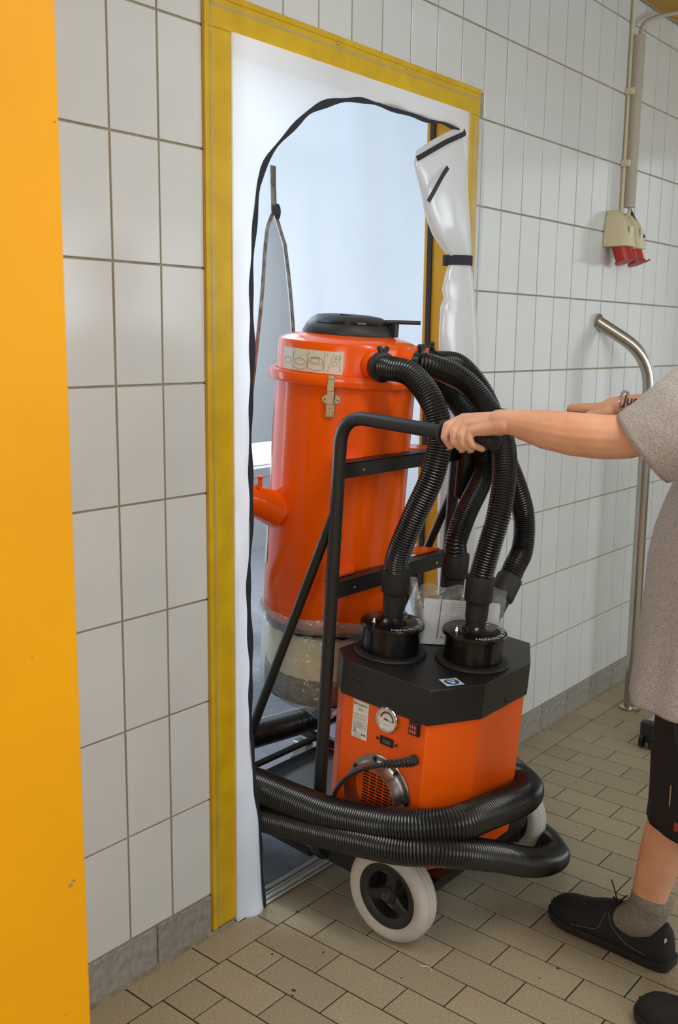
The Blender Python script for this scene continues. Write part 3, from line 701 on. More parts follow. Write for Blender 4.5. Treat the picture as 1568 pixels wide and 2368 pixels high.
# --- filter box
lidp = [(.427,-.386),(.562,-.452),(.784,-.452),(.911,-.380),(.911,-.125),(.858,-.066),(.476,-.066),(.425,-.125)]
bodp = [(.433,-.382),(.565,-.446),(.781,-.446),(.905,-.376),(.905,-.128),(.855,-.072),(.479,-.072),(.431,-.128)]
fb = B(MB().prism(bodp, .175, .58), 'filter_box', M_orange2, ext, True, ang=20, bevel=.0025, label='orange octagonal filter box')
lb_ = B(MB().prism(lidp, .567, .657), 'box_cover', M_black, ext, True, ang=20, bevel=.002, label='black octagonal cover of the filter box')
B(MB().lathe((.72, -.10, .657), [(.03, 0), (.03, .004)], 20), 'cable_boss', M_plast, lb_)
for (x, y, z, nx, ny) in ((.4255, -.177, .618, -1, 0), (.674, -.452, .584, 0, -1), (.911, -.2, .618, 1, 0)):
    B(MB().sphere((x, y, z), .0058, (.7 if nx else 1, .7 if ny else 1, 1), 14, 8), 'bolt', M_blackg, lb_)
# face of the box x = FXB, u along -y, v up
FXB = .431
def fmap(u, v, e=.0005): return Vector((FXB-e, -.150-u, .37+v))
NF = Vector((-1, 0, 0))
def frect(u0, v0, u1, v1, e0, e1): return MB().box((FXB-e1, -.150-u1, .37+v0), (FXB-e0, -.150-u0, .37+v1))
tl = B(frect(.012, .094, .060, .193, 0, .0006), 'type_plate', M_labelw, fb, False, label='white rating label')
ink = MB()
def ft(t, u, v, s_, al='LEFT', b_=0.0, sx_=1.0):
    m_ = text_mb(t, s_, lambda x, y: fmap(u+x, v+y, .0009), al, 2, b_, sx_); ink.add(m_.v, m_.f)
ft('Husqvarna', .0215, .1815, .0078, b_=.00012)
ink.add(*[ (q.v, q.f) for q in [MB().ribbon([fmap(.0175+.003*math.cos(a), .184+.003*math.sin(a), .0008) for a in [2*PI*i/14 for i in range(15)]], NF, .0012)]][0])
ink.add(*[ (q.v, q.f) for q in [MB().ribbon([fmap(.0163, .1855, .0008), fmap(.0163, .1825, .0008), fmap(.0175, .1825, .0008)], NF, .0009)]][0])
ft('S36', .036, .168, .0095, 'CENTER')
B(ink, 'print', M_ink, tl, False)
ink = MB()
for v in (.158, .149, .139, .133, .127, .121): ink.add(*(lambda q: (q.v, q.f))(MB().ribbon([fmap(.015, v, .0008), fmap(.057, v, .0008)], NF, .0003)))
ft('200/230 V   50 Hz   1~', .016, .1525, .0036); ft('W 2400   A 10.5   IP 54', .016, .1435, .0036); ft('Kg 69', .030, .1345, .0040); ft('Nr.  2021 0300126', .016, .1285, .0040); ft('P/N  967 67 31-01', .016, .1225, .0040)
ft('CE', .015, .1055, .006); ft('EAC', .023, .1055, .005); ft('UK', .032, .1055, .005); 
ft('Made for dust', .022, .1005, .0034); ft('collection use only', .018, .0965, .0034)
ink.add(*(lambda q: (q.v, q.f))(MB().ribbon([fmap(.019, .119, .0008), fmap(.0205, .1145, .0008), fmap(.0235, .1145, .0008), fmap(.025, .119, .0008), fmap(.019, .119, .0008)], NF, .0005)))
ink.add(*(lambda q: (q.v, q.f))(MB().ribbon([fmap(.018, .120, .0008), fmap(.026, .113, .0008)], NF, .0005)))
ink.add(*(lambda q: (q.v, q.f))(MB().ribbon([fmap(.0185, .1115, .0008), fmap(.0255, .1115, .0008)], NF, .0016)))
for c in (.045, .053): ink.add([fmap(c+.0028*math.cos(a), .1065+.0028*math.sin(a), .0009) for a in [2*PI*i/12 for i in range(12)]], [tuple(range(12))])
B(ink, 'small_print', M_ink, tl, False)
# gauge
gc = (-.271, .545); gx = FXB
gb = MB().lathe((gx, gc[0], gc[1]), [(.0315, 0), (.0335, -.004), (.0335, -.007), (.031, -.0105), (.0275, -.0105), (.0262, -.0065)], 48, 'x', False, False)
ga = B(gb, 'gauge', M_chrome, fb, label='round chrome-rimmed pressure gauge')
B(MB().lathe((gx, gc[0], gc[1]), [(.0270, -.0058), (.0268, -.0060)], 48, 'x'), 'gauge_dial', M_labelw, ga, False)
def gmap(a, r): return Vector((gx-.0064, gc[0]-r*math.cos(a), gc[1]+r*math.sin(a)))   # u to the right = -y
B(MB().ribbon([gmap(PI*.95-i*PI*.62/16, .0185) for i in range(17)], NF, .0052), 'gauge_scale', M_red, ga, False)
B(MB().ribbon([gmap(PI*.33-i*PI*.36/10, .0185) for i in range(11)], NF, .0036), 'gauge_scale', M_green, ga, False)
nd = MB().ribbon([gmap(PI*.98, .009), gmap(PI*.98, .003)], NF, .0032, .0006); nd.ribbon([gmap(PI*.98, .004), gmap(-.10, .019)], NF, .0009, .0008); nd.lathe((gx-.0066, gc[0], gc[1]), [(.0024, 0), (.0024, -.0012)], 14, 'x')
for a in (-1.35, -1.85): nd.add([gmap(a, .0145)+Vector((0, .0012*math.cos(t), .0012*math.sin(t))) for t in [i*PI/4 for i in range(8)]], [tuple(range(8))])
B(nd, 'gauge_needle', M_ink, ga, False)
# switch
sw = B(MB().box((FXB-.005, -.366, .531), (FXB, -.334, .568)), 'switch_frame', M_blackg, fb, True, bevel=.002, label='red rocker switch in a black frame')
sg = MB(); Rk = []
for i in range(9):
    y = -.361+.022*i/8; Rk.append([(FXB-.0048, y, .536), (FXB-.0100, y, .538), (FXB-.0075, y, .5495), (FXB-.0110, y, .561), (FXB-.0048, y, .563)])
sg.rings(Rk); B(sg, 'rocker', M_switch, sw)
gl = MB()
for i in range(3):
    for z0_, z1_ in ((.552, .559), (.539, .547)): gl.box((FXB-.0112, -.3575+.0065*i, z0_), (FXB-.0092, -.3555+.0065*i, z1_))
B(gl, 'rocker_marks', mat('switch_glint', (214, 140, 130), 0.3), sw, False)  # pale bars are highlights painted onto the red rocker
# hour counter
hc = B(MB().box((FXB-.003, -.292, .4755), (FXB, -.252, .497)), 'hour_counter', M_blackg, fb, True, bevel=.001)
B(MB().box((FXB-.0034, -.286, .4815), (FXB-.003, -.262, .491)), 'counter_display', M_lcd, hc, False)
cd_ = text_mb('00000', .009, lambda x, y: Vector((FXB-.0036, -.2635-x, .4830+y)), 'LEFT', 2); B(cd_, 'digits', mat('lcd_digits', (112, 110, 106), .4), hc, False)
for y in (-.2435, -.3005): B(MB().sphere((FXB-.001, y, .4862), .0038, (.8, 1, 1), 12, 8), 'screw', M_blackg, fb)
# exhaust ring with grille
vc = (-.262, .350)
rg_ = MB().lathe((FXB, vc[0], vc[1]), [(.094, 0), (.095, -.003), (.093, -.006), (.082, -.007), (.078, -.012), (.0765, -.046), (.0745, -.046), (.0745, 0)], 72, 'x', False, False)
rng = B(rg_, 'exhaust_ring', M_brushed, fb, label='brushed aluminium exhaust ring')
for a in (PI/2-.20, PI/2+.62, PI/2-1.05, PI/2+1.5, PI/2-2.0, PI/2+2.4): B(MB().lathe((FXB-.006, vc[0]+.0865*math.cos(a), vc[1]+.0865*math.sin(a)), [(.0062, 0), (.0062, -.003), (.003, -.0065)], 8, 'x'), 'ring_bolt', M_blackg, rng)
B(MB().lathe((FXB-.0, vc[0]-.03, vc[1]+.045), [(.0055, 0), (.0055, -.003), (.003, -.006)], 8, 'x'), 'bolt', M_blackg, fb)
n_ = 0
for r in range(13):
    v = vc[1]+.036-r*.0082
    for c in range(5):
        y0 = vc[0]+.052-c*.0215; y1 = y0-.0175
        my = (y0+y1)/2-vc[0]; 
        if math.hypot(abs(my)+.0085, v-vc[1]) < .071:
            B(MB().box((FXB-.0006, y1, v-.0018), (FXB-.0001, y0, v+.0018)), 'vent_slot', M_blackg, fb, False); n_ += 1
# power cable with strain relief
gn = spline([(FXB+.0, -.358, .4700), (FXB-.022, -.353, .4700), (FXB-.045, -.334, .4670), (FXB-.060, -.308, .4600)], .0022)
rad = [.0140-.0045*(i/len(gn)) - (.0034 if (i//2) % 2 else 0) for i in range(len(gn))]
for i in range(min(5, len(rad))): rad[i] = .0135
cab = B(MB().tube(gn, rad, 18), 'strain_relief', M_plast, fb)
cb = spline([(FXB-.058, -.312, .4610), (FXB-.072, -.285, .450), (FXB-.080, -.255, .432), (FXB-.078, -.215, .395), (FXB-.06, -.172, .335), (FXB-.045, -.150, .28), (FXB-.035, -.13, .22)], .008)
B(MB().tube(cb, .0058, 12), 'power_cable', M_cuff, fb)
# blue pictogram label on the cover
def bmap(u, v, e=.0006):
    a = math.radians(-27); c = Vector((.5115, -.389, .657+e)); ex = Vector((math.cos(a), math.sin(a), 0)); ey = Vector((-math.sin(a), math.cos(a), 0)); return c+ex*u+ey*v
bl = B(MB().add([bmap(-.024, -.021, .0003), bmap(.024, -.021, .0003), bmap(.024, .021, .0003), bmap(-.024, .021, .0003)], [(0, 1, 2, 3)]), 'safety_label', M_labelw, lb_, False, label='square white label with a blue round eye and dust mask sign')
B(MB().add([bmap(.0185*math.cos(a), .0175*math.sin(a), .0006) for a in [2*PI*i/40 for i in range(40)]], [tuple(range(40))]), 'pictogram_disc', M_blue, bl, False)
wp = MB()
wp.ribbon([bmap(x, y, .0008) for x, y in ell(0, .002, .0105, .011, .15*PI, .85*PI, 14)], (0, 0, 1), .0012)
for sx_ in (-1, 1): wp.add([bmap(sx_*.0048+.0042*math.cos(a), .0035+.003*math.sin(a), .0009) for a in [2*PI*i/16 for i in range(16)]], [tuple(range(16))])
wp.add([bmap(x, y, .0009) for x, y in ((-.006, -.002), (.006, -.002), (.0075, -.007), (.003, -.011), (-.003, -.011), (-.0075, -.007))], [(0, 1, 2, 3, 4, 5)])
wp.ribbon([bmap(-.0115, .004, .0008), bmap(.0115, .004, .0008)], (0, 0, 1), .001)
B(wp, 'pictogram', M_white, bl, False)
# canisters
def canister(cx, cy, txt=True):
    zb = .657
    cn = B(MB().lathe((cx, cy, 0), [(.0925, zb), (.094, zb+.003), (.091, zb+.008), (.082, zb+.010), (.0745, zb+.009)], 64, cap0=False, cap1=False), 'rubber_collar', M_cuff, ext)
    cb_ = B(MB().lathe((cx, cy, 0), [(.0735, zb), (.0735, .727), (.078, .728), (.0825, .731), (.0825, .736), (.080, .7395), (.047, .7400), (.036, .745), (.028, .755), (.0265, .755)], 72), 'filter_canister', M_blackg, ext, ang=30, label='black round filter canister')
    if txt:
        R_ = .0700
        def tm(x, y): a = math.radians(-147)+x/R_; r = .0765-y; return Vector((cx+r*math.cos(a), cy+r*math.sin(a), .7406))
        B(text_mb('HEPA FILTER INSIDE', .0172, tm, 'LEFT', 3, .00015, 1.0), 'lettering', M_white, cb_, False)
        for a, rb_ in ((144, .049), (4, .061)):
            a = math.radians(a); c = (cx+rb_*math.cos(a), cy+rb_*math.sin(a), .7395)
            B(MB().lathe(c, [(.0085, 0), (.0085, .0012), (.0062, .0013), (.0062, .0065), (.0035, .0066), (.0035, .0105), (.002, .0115)], 6), 'nut', M_chrome, cb_, True, 25)
canister(.559, -.169); canister(.671, -.345); canister(.800, -.185, False)
def neck(x, y, z0_, d=(0, 0, 1), n='hose_cuff'):
    d = Vector(d).normalized(); c = Vector((x, y, z0_))
    prof = [(.0255, 0), (.0255, .030), (.0285, .031), (.0290, .072), (.0345, .078), (.0355, .082), (.0355, .138), (.0345, .142), (.032, .143)]
    return B(MB().tube([c+d*h for r, h in prof], [r for r, h in prof], 32), n, M_cuff, ext, ang=30, label='black rubber hose cuff')
neck(.559, -.169, .740); neck(.671, -.345, .740); neck(.808, -.185, .740)
neck(.813, -.300, .716, (.656, 0, .755))
B(MB().tube([(.813, -.300, .657), (.813, -.300, .700), (.826, -.300, .731)], .0255, 24), 'inlet_pipe', M_blackg, ext)
# small clamps and stub ports on the lid
def port(ang, z, ):
    a = math.radians(ang); d = Vector((math.cos(a), math.sin(a), 0)); c = Vector((TC[0], TC[1], z))
    B(MB().tube([c+d*.160, c+d*.178, c+d*.205, c+d*.222], [.045, .041, .036, .034], 32), 'port', M_orange, lid)
    e = c+d*.226
    B(MB().tube([e-d*.009, e-d*.008, e+d*.008, e+d*.009], [.034, .0375, .0375, .034], 32), 'hose_clamp', M_blackg, ext)
    t = Vector((-d.y, d.x, 0)); k = e+Vector((0, 0, .043)); mbk = MB()
    for s_ in (-1, 1): mbk.tube([k-Vector((0, 0, .008))+t*.004*s_, k+Vector((0, 0, .008))+t*.012*s_], [.007, .006], 8)
    mbk.tube([k-t*.014, k+t*.014], .0045, 8)
    B(mbk, 'clamp_knob', M_plast, ext)
port(-118, 1.372); port(-84, 1.378); port(-50, 1.38)
def pp_(ang, r, z): a = math.radians(ang); return (TC[0]+r*math.cos(a), TC[1]+r*math.sin(a), z)
HR = .0308
Hh = [
 [pp_(-118, .205, 1.372), pp_(-115, .250, 1.372), (.578, -.150, 1.362), (.573, -.220, 1.305), (.575, -.250, 1.225), (.557, -.250, 1.132), (.542, -.220, 1.031), (.536, -.190, .939), (.548, -.172, .89), (.557, -.169, .870)],
 [pp_(-84, .205, 1.378), pp_(-80, .25, 1.378), (.790, -.165, 1.345), (.806, -.225, 1.290), (.790, -.295, 1.215), (.745, -.340, 1.140), (.703, -.360, 1.045), (.680, -.357, .965), (.670, -.350, .90), (.671, -.345, .870)],
 [pp_(-50, .205, 1.38), pp_(-46, .25, 1.38), (0.925, -0.060, 1.372), (0.965, -0.105, 1.318), (0.958, -0.165, 1.240), (0.942, -0.22, 1.148), (0.962, -0.26, 1.057), (0.986, -0.28, 0.972), (0.967, -0.295, 0.892), (.924, -.300, .850), (.898, -.300, .814)],
 [pp_(-50, .18, 1.345), (.862, .0, 1.345), (0.92, -0.05, 1.287), (0.927, -0.12, 1.218), (0.958, -0.15, 1.135), (0.939, -0.16, 1.065), (0.852, -0.175, 0.987), (0.801, -0.185, 0.918), (.806, -.185, .868)]]
for h in Hh: B(hose(h, HR), 'suction_hose', M_hose, ext)
# long hose wound round the machine (two turns)
r1 = [(.50,.56,.20),(.38,.50,.20),(.350,.30,.235),(.350,.07,.262),(.352,-.05,.268),(.352,-.16,.278),(.356,-.27,.300),(.362,-.36,.325),(.385,-.435,.345),(.440,-.490,.356),(.530,-.505,.352),(.63,-.503,.332),(.74,-.498,.312),(.825,-.465,.292),(.878,-.410,.278),(.908,-.33,.285),(.918,-.22,.285),(.95,-.02,.27),(.99,.20,.26),(1.02,.32,.20),(.90,.395,.165),(.62,.405,.190),(.5,.42,.2)]
B(hose(r1, .0438, .0072, .0040, 28), 'wound_hose', M_hose, ext, label='black corrugated hose wound round the box, upper turn')
r2_ = [(.45,.50,.13),(.36,.40,.14),(.345,.2,.155),(.348,.06,.178),(.340,-.08,.212),(.335,-.29,.264),(.345,-.40,.288),(.380,-.475,.302),(.45,-.520,.286),(.56,-.548,.240),(.67,-.560,.184),(.78,-.560,.136),(.88,-.545,.100),(.935,-.512,.082),(.985,-.460,.072),(1.008,-.40,.072),(1.015,-.335,.085),(1.025,-.25,.115),(1.02,-.1,.14),(1.02,.15,.14)]
B(hose(r2_, .0380, .0072, .0038, 28), 'wound_hose', M_hose, ext, label='black corrugated hose wound round the wheels, lower turn')
B(hose([(.375,.235,1.010),(.335,.25,.985),(.325,.28,.90),(.37,.32,.82),(.46,.37,.74),(.52,.44,.70)], .030), 'inlet_hose', M_hose, ext)
B(hose([(.40,.40,.55),(.40,.42,.45),(.42,.44,.36),(.5,.45,.28),(.62,.43,.22)], .030), 'inlet_hose', M_hose, ext)
B(MB().tube(spline([(.47,.42,.68),(.42,.40,.66),(.40,.40,.61),(.40,.40,.55)], .01), .036, 20), 'hose_elbow', M_plast, ext)
# documents in a clear bag, leaning behind the canisters
bagp = thing('document_bag', (.735, -.265, .655), 'clear plastic bag of printed papers standing behind the two filter canisters', 'bag', rot=(TILT, 0, 0))
mw = Matrix.Translation(AX) @ Matrix.Rotation(TILT, 4, 'X') @ Matrix.Translation(-AX)
ORG['document_bag'] = Vector((.735, -.265, .658)); bagp.location = mw @ Vector((.735, -.265, .658))
# plane runs along e (down-right in the picture), leaning slightly
p0 = Vector((.660, -.180, .660)); ex_ = Vector((.667, -.744, 0)).normalized(); ez_ = Vector((0, 0, 1)); nb = ex_.cross(ez_).normalized()
def bg(u, v, e=0): return p0+ex_*u+ez_*v-nb*(-e)
pb_ = MB()
for (e, u0, u1, v1) in ((0, .014, .212, .122), (.002, .010, .208, .125)):
    vs = [bg(u0, 0, e), bg(u1, 0, e), bg(u1, v1-.004, e), bg(u0, v1, e)]; pb_.add(vs+[v+nb*.0012 for v in vs], [(0, 1, 2, 3), (7, 6, 5, 4), (0, 4, 5, 1), (1, 5, 6, 2), (2, 6, 7, 3), (3, 7, 4, 0)])
pap = B(pb_, 'paper_sheets', M_paper, bagp, False, label='printed papers')
pr = MB(); pr.ribbon([bg(.052, .016, .0036), bg(.056, .122, .0036)], nb, .0030, .0003)
rnd = random.Random(3)
for i in range(14):
    v = .112-i*.0068; pr.ribbon([bg(.080, v, .0036), bg(.080+rnd.uniform(.03, .075), v-.001, .0036)], nb, .0005, .0003)
for i in range(6): pr.ribbon([bg(.070, .110-i*.014, .0036), bg(.072, .110-i*.014, .0036)], nb, .0014, .0003)
pt = text_mb('S36', .008, lambda x, y: bg(.060+x, .018+y, .0038), 'LEFT', 2, .0002); pr.add(pt.v, pt.f)
B(pr, 'print', M_inkl, pap, False)
R = []
for i in range(19):
    v = .160*i/18; w_ = .005*math.sin(PI*min(1, v/.16))
    R.append([bg(.0+.225*k/16-(.016*math.sin(v*18) if k == 0 else 0), v+(.006*math.sin(k*1.1) if i == 18 else 0), .006+w_*math.sin(PI*k/16)+.0018*math.sin(k*2.1+v*60)) for k in range(17)])
for i in range(18, -1, -1):
    v = .160*i/18; R.append([bg(.0+.225*k/16, v+(.006*math.sin(k*1.1) if i == 18 else 0), -.004-.001*math.sin(k*1.7+v*40)) for k in range(17)])
B(MB().rings(R, close=False), 'bag_film', M_bag, bagp, True, 80)
B(MB().rings([[bg(-.030+.010*math.sin(i*.35)+.040*k/6*(1-i/14*.4), .182*i/13, .010+.006*math.sin(k+i*.5)) for k in range(7)] for i in range(14)], close=False), 'folded_bag_edge', M_bagf, bagp, True, 80)

# ------------------------------------------------------------------ the man
def caps(mb, chain, seg=16):
    """chain of (point, radius) as overlapping spheres and cones"""
    for (a, ra), (b, rb_) in zip(chain[:-1], chain[1:]):
        a, b = Vector(a), Vector(b); mb.tube([a, a.lerp(b, .5), b], [ra, (ra+rb_)/2, rb_], seg)
    for a, ra in chain: mb.sphere(a, ra, (1, 1, 1), seg, 10)
body = MB()
def mirr(p): return (1.36-p[0], p[1], p[2])
def hand_arm(T, armch):
    caps(body, [(T(p), r) for p, r in armch])
    SH = Vector((0, -.013, 0)); T0 = T
    T = lambda p: T0(Vector(p)+SH)
    W = (.404, -.586, 1.295)
    mc = {'i': (.424, -.478, 1.291), 'm': (.409, -.492, 1.290), 'r': (.396, -.507, 1.281), 'p': (.387, -.523, 1.269)}
    for k, r in (('i', .0125), ('m', .0125), ('r', .0118), ('p', .0108)):
        w_ = Vector(W)+(Vector(mc[k])-Vector(mc['m']))*.45; caps(body, [(T(w_), .019), (T(Vector(w_).lerp(Vector(mc[k]), .55)), .0155), (T(mc[k]), r)], 12)
    caps(body, [(T((.404, -.580, 1.284)), .022), (T((.405, -.545, 1.283)), .021), (T((.408, -.515, 1.284)), .016)], 14)
    fing = [
     [(mc['i'], .0120), ((.391, -.459, 1.277), .0103), ((.3845, -.457, 1.252), .0092), ((.398, -.464, 1.232), .0082)],
     [(mc['m'], .0120), ((.3835, -.4805, 1.266), .0100), ((.3825, -.4835, 1.243), .0090), ((.400, -.493, 1.2275), .0082)],
     [(mc['r'], .0112), ((.3805, -.5015, 1.261), .0096), ((.3830, -.506, 1.2405), .0086), ((.402, -.514, 1.2280), .0079)],
     [(mc['p'], .0104), ((.3815, -.521, 1.255), .0088), ((.3860, -.527, 1.2405), .0080), ((.402, -.541, 1.2320), .0073)]]
    for f in fing: caps(body, [(T(p), r) for p, r in f], 12)
    caps(body, [(T(p), r) for p, r in [((.425, -.575, 1.288), .018), ((.444, -.545, 1.278), .0155), ((.4535, -.512, 1.262), .0118), ((.450, -.485, 1.243), .0098)]], 12)
armL = [((.404, -.590, 1.293), .0245), ((.406, -.615, 1.294), .0262), ((.408, -.650, 1.289), .0325), ((.411, -.700, 1.282), .0405), ((.416, -.755, 1.277), .0440), ((.424, -.815, 1.275), .0445), ((.430, -.860, 1.278), .0430), ((.445, -.93, 1.305), .046), ((.478, -1.01, 1.350), .050), ((.520, -1.07, 1.385), .048)]
hand_arm(lambda p: Vector(p), armL)
armR = [((.404, -.590, 1.300), .0245), ((.406, -.615, 1.304), .0262), ((.408, -.650, 1.303), .0325), ((.411, -.700, 1.300), .0395), ((.416, -.755, 1.298), .0430), ((.424, -.815, 1.298), .0430), ((.430, -.860, 1.30), .0420), ((.445, -.93, 1.320), .046), ((.478, -1.01, 1.355), .050), ((.520, -1.07, 1.385), .048)]
hand_arm(lambda p: Vector(mirr(p))+Vector((0, 0, -.003)), armR)
# torso, neck, head
for c, r, s_ in (((.68,-1.01,.93), .15, (1.0,.62,.75)), ((.68,-1.0,1.05), .15, (1.0,.62,.9)), ((.68,-1.035,1.22), .16, (1.05,.56,1.0)), ((.68,-1.065,1.35), .14, (1.05,.52,.60))): body.sphere(c, r, s_, 28, 18)
caps(body, [((.53,-1.075,1.385), .045), ((.68,-1.085,1.42), .05), ((.83,-1.075,1.385), .045)])
caps(body, [((.68,-1.085,1.44), .062), ((.68,-1.06,1.52), .055), ((.68,-1.045,1.58), .055)])
hc_ = Vector((.68, -1.03, 1.655))
body.sphere(hc_+Vector((0, -.012, .02)), .1, (.77, .95, 1.0), 28, 18); body.sphere(hc_+Vector((0, .030, -.035)), .07, (.85, .85, 1.0), 24, 14); body.sphere(hc_+Vector((0, .058, -.085)), .032, (1.1, .8, .7), 16, 10)
caps(body, [(hc_+Vector((0, .082, .010)), .009), (hc_+Vector((0, .096, -.012)), .0115), (hc_+Vector((0, .104, -.028)), .0135)], 12)
for s_ in (-1, 1):
    body.sphere(hc_+Vector((.011*s_, .092, -.031)), .0085); body.sphere(hc_+Vector((.076*s_, -.008, -.012)), .03, (.28, .7, 1.05)); body.sphere(hc_+Vector((.034*s_, .068, -.020)), .022, (1, .8, 1))
    caps(body, [(hc_+Vector((.012*s_, .083, .026)), .008), (hc_+Vector((.042*s_, .070, .026)), .008)], 10)
# legs
caps(body, [((.75,-1.0,.90), .085), ((.755,-.96,.72), .078), ((.750,-.935,.52), .060), ((.742,-.918,.45), .056), ((.735,-.905,.38), .0555), ((.730,-.889,.30), .0545), ((.726,-.872,.22), .0445), ((.728,-.858,.145), .0390), ((.737,-.850,.098), .030)], 20)
caps(body, [((.740,-.855,.055), .022), ((.745,-.78,.045), .022), ((.753,-.68,.036), .016)], 14)
caps(body, [((.61,-1.03,.90), .085), ((.585,-1.05,.72), .078), ((.56,-1.07,.52), .060), ((.545,-1.10,.42), .056), ((.535,-1.13,.30), .052), ((.525,-1.165,.18), .039), ((.52,-1.18,.10), .033)], 20)
caps(body, [((.515,-1.175,.055), .022), ((.515,-1.09,.045), .022), ((.52,-1.0,.036), .016)], 14)
man = thing('person', (.68, -1.0, 0), 'person in a grey T-shirt and black shorts gripping both handles of the orange extractor', 'person')
bd_ = B(body, 'body', M_skin, man)
bpy.context.view_layer.update()
rm_ = bd_.modifiers.new('r', 'REMESH'); rm_.mode = 'VOXEL'; rm_.voxel_size = .0027; rm_.use_smooth_shade = True
sm2 = bd_.modifiers.new('s', 'SMOOTH'); sm2.factor = .5; sm2.iterations = 3
# nails
nl = MB()
for p, d in (((.4065, -.466, 1.2235), (.5, 0, -1)), ((.409, -.496, 1.2195), (.5, 0, -1)), ((.411, -.517, 1.2205), (.5, 0, -1))): nl.sphere(p, .0052, (.9, .9, .35), 10, 6)
B(nl, 'nails', M_nail, man)
# hair, eyes, lips
hr = MB(); hr.sphere(hc_+Vector((0, -.020, .034)), .106, (.78, .93, .97), 32, 20)
hr.v = [Vector((v.x, min(v.y, -.965+ (v.z-1.70)*.2), max(v.z, 1.625))) for v in hr.v]; B(hr, 'hair', M_hair, man, True, 60)
for s_ in (-1, 1):
    e = B(MB().sphere(hc_+Vector((.030*s_, .074, .005)), .0115, (1, .8, .75)), 'eye', M_eye, man); B(MB().sphere(hc_+Vector((.030*s_, .0832, .005)), .0048, (1, .35, 1)), 'iris', M_iris, e)
B(MB().sphere(hc_+Vector((0, .089, -.058)), .021, (1, .28, .30)), 'mouth', M_lip, man)
# T-shirt
def ring(cx, cy, z, a, b, n=56, amp=.0, ph=0, tilt=0.0):
    return [(cx+a*math.cos(t)*(1+amp*math.sin(7*t+ph)+amp*.6*math.sin(12*t-ph)), cy+b*math.sin(t)*(1+amp*math.sin(7*t+ph)+amp*.6*math.sin(12*t-ph)), z+tilt*math.sin(t)) for t in [2*PI*k/n for k in range(n)]]
ts = [(.708,-.978,.198,.162),(.713,-.978,.199,.163),(.76,-.980,.196,.160),(.85,-.985,.192,.155),(.95,-.990,.188,.152),(1.02,-.992,.188,.152),(1.08,-.998,.189,.149),(1.14,-1.010,.192,.142),(1.20,-1.025,.198,.132),(1.28,-1.045,.205,.126),(1.36,-1.062,.205,.120),(1.42,-1.078,.192,.106),(1.46,-1.086,.140,.085),(1.485,-1.088,.092,.072),(1.495,-1.086,.085,.068)]
zz = []
for a_, b_ in zip(ts[:-1], ts[1:]):
    n = max(1, int((b_[0]-a_[0])/.015))
    for k in range(n): zz.append([a_[j]+(b_[j]-a_[j])*k/n for j in range(4)])
zz.append(list(ts[-1]))
shm = MB().rings([ring(.68, q[1], q[0], q[2], q[3], 96, .026*max(0.15, min(1, (1.25-q[0])/.4)), q[0]*5) for q in zz], True, False, False)
def sleeve(T, nrm_tip):
    # centre line shoulder -> hem, wide hanging hem
    R = []
    C = [((.56,-1.085,1.405), .075, .085), ((.515,-1.06,1.390), .078, .088), ((.475,-1.01,1.360), .078, .086), ((.452,-.965,1.328), .078, .084), ((.437,-.925,1.300), .077, .082), ((.430,-.895,1.268), .071, .080)]
    # hem plane: top edge at y -.84 z 1.322, tip at y -.945 z 1.20
    top = [(.62,-1.05,1.492), (.54,-1.025,1.472), (.475,-.965,1.433), (.450,-.915,1.392), (.438,-.875,1.352), (.430,-.838,1.322)]
    bot = [(.62,-1.14,1.330), (.54,-1.145,1.295), (.475,-1.08,1.262), (.450,-1.03,1.232), (.440,-.985,1.212), (.436,-.946,1.197)]
    for i in range(6):
        for sub in range(4 if i < 5 else 1):
            f = sub/4; tp_ = Vector(top[i]).lerp(Vector(top[min(i+1, 5)]), f); bt = Vector(bot[i]).lerp(Vector(bot[min(i+1, 5)]), f)
            c = (tp_+bt)/2; h = (tp_-bt)/2; hw = (.078-.016*(i+f)/5); side = Vector((1, 0.25, 0)).normalized()
            R.append([T(c+h*math.cos(t)*(1+.02*math.sin(5*t+i))+side*hw*math.sin(t)*(1+.04*math.sin(4*t+i*1.3))) for t in [2*PI*k/36 for k in range(36)]])
    return MB().rings(R, True, False, False)
s1 = sleeve(lambda p: p, 0); shm.add(s1.v, s1.f); s2 = sleeve(lambda p: Vector((1.36-p.x, p.y, p.z+.012)), 0); shm.add(s2.v, s2.f)
sho = B(shm, 't_shirt', M_shirt, man, True, 80, label='grey marl T-shirt'); so = sho.modifiers.new('s', 'SOLIDIFY'); so.thickness = .003; so.offset = -1
# shorts
def trouser(P, ph):
    R = []
    for (z, cx, cy, a, b, tl_) in P: R.append(ring(cx, cy, z, a, b, 48, .022, ph+z*9, tl_))
    return MB().rings(R, True, False, False)
sr = trouser([(.362,.738,-.925,.080,.084,.022),(.40,.739,-.928,.082,.085,.012),(.46,.742,-.930,.085,.087,.004),(.54,.747,-.932,.088,.092,0),(.64,.752,-.945,.094,.102,0),(.74,.752,-.975,.100,.112,0),(.84,.735,-1.0,.112,.120,0),(.90,.72,-1.01,.12,.12,0)], 0)
sl2 = trouser([(.362,.542,-1.125,.080,.084,.0),(.40,.546,-1.118,.082,.085,.0),(.46,.553,-1.10,.085,.087,.0),(.54,.560,-1.085,.088,.092,0),(.64,.575,-1.06,.094,.102,0),(.74,.59,-1.045,.100,.112,0),(.84,.615,-1.03,.112,.120,0),(.90,.63,-1.02,.12,.12,0)], 2)
sr.add(sl2.v, sl2.f); wv = MB().rings([ring(.68, -1.005, z, a, b, 48) for z, a, b in ((.82,.165,.125),(.90,.175,.13),(.99,.168,.125))], True, False, False); sr.add(wv.v, wv.f)
srt = B(sr, 'shorts', M_shorts, man, True, 80, label='black knee-length work shorts'); so = srt.modifiers.new('s', 'SOLIDIFY'); so.thickness = .003; so.offset = -1
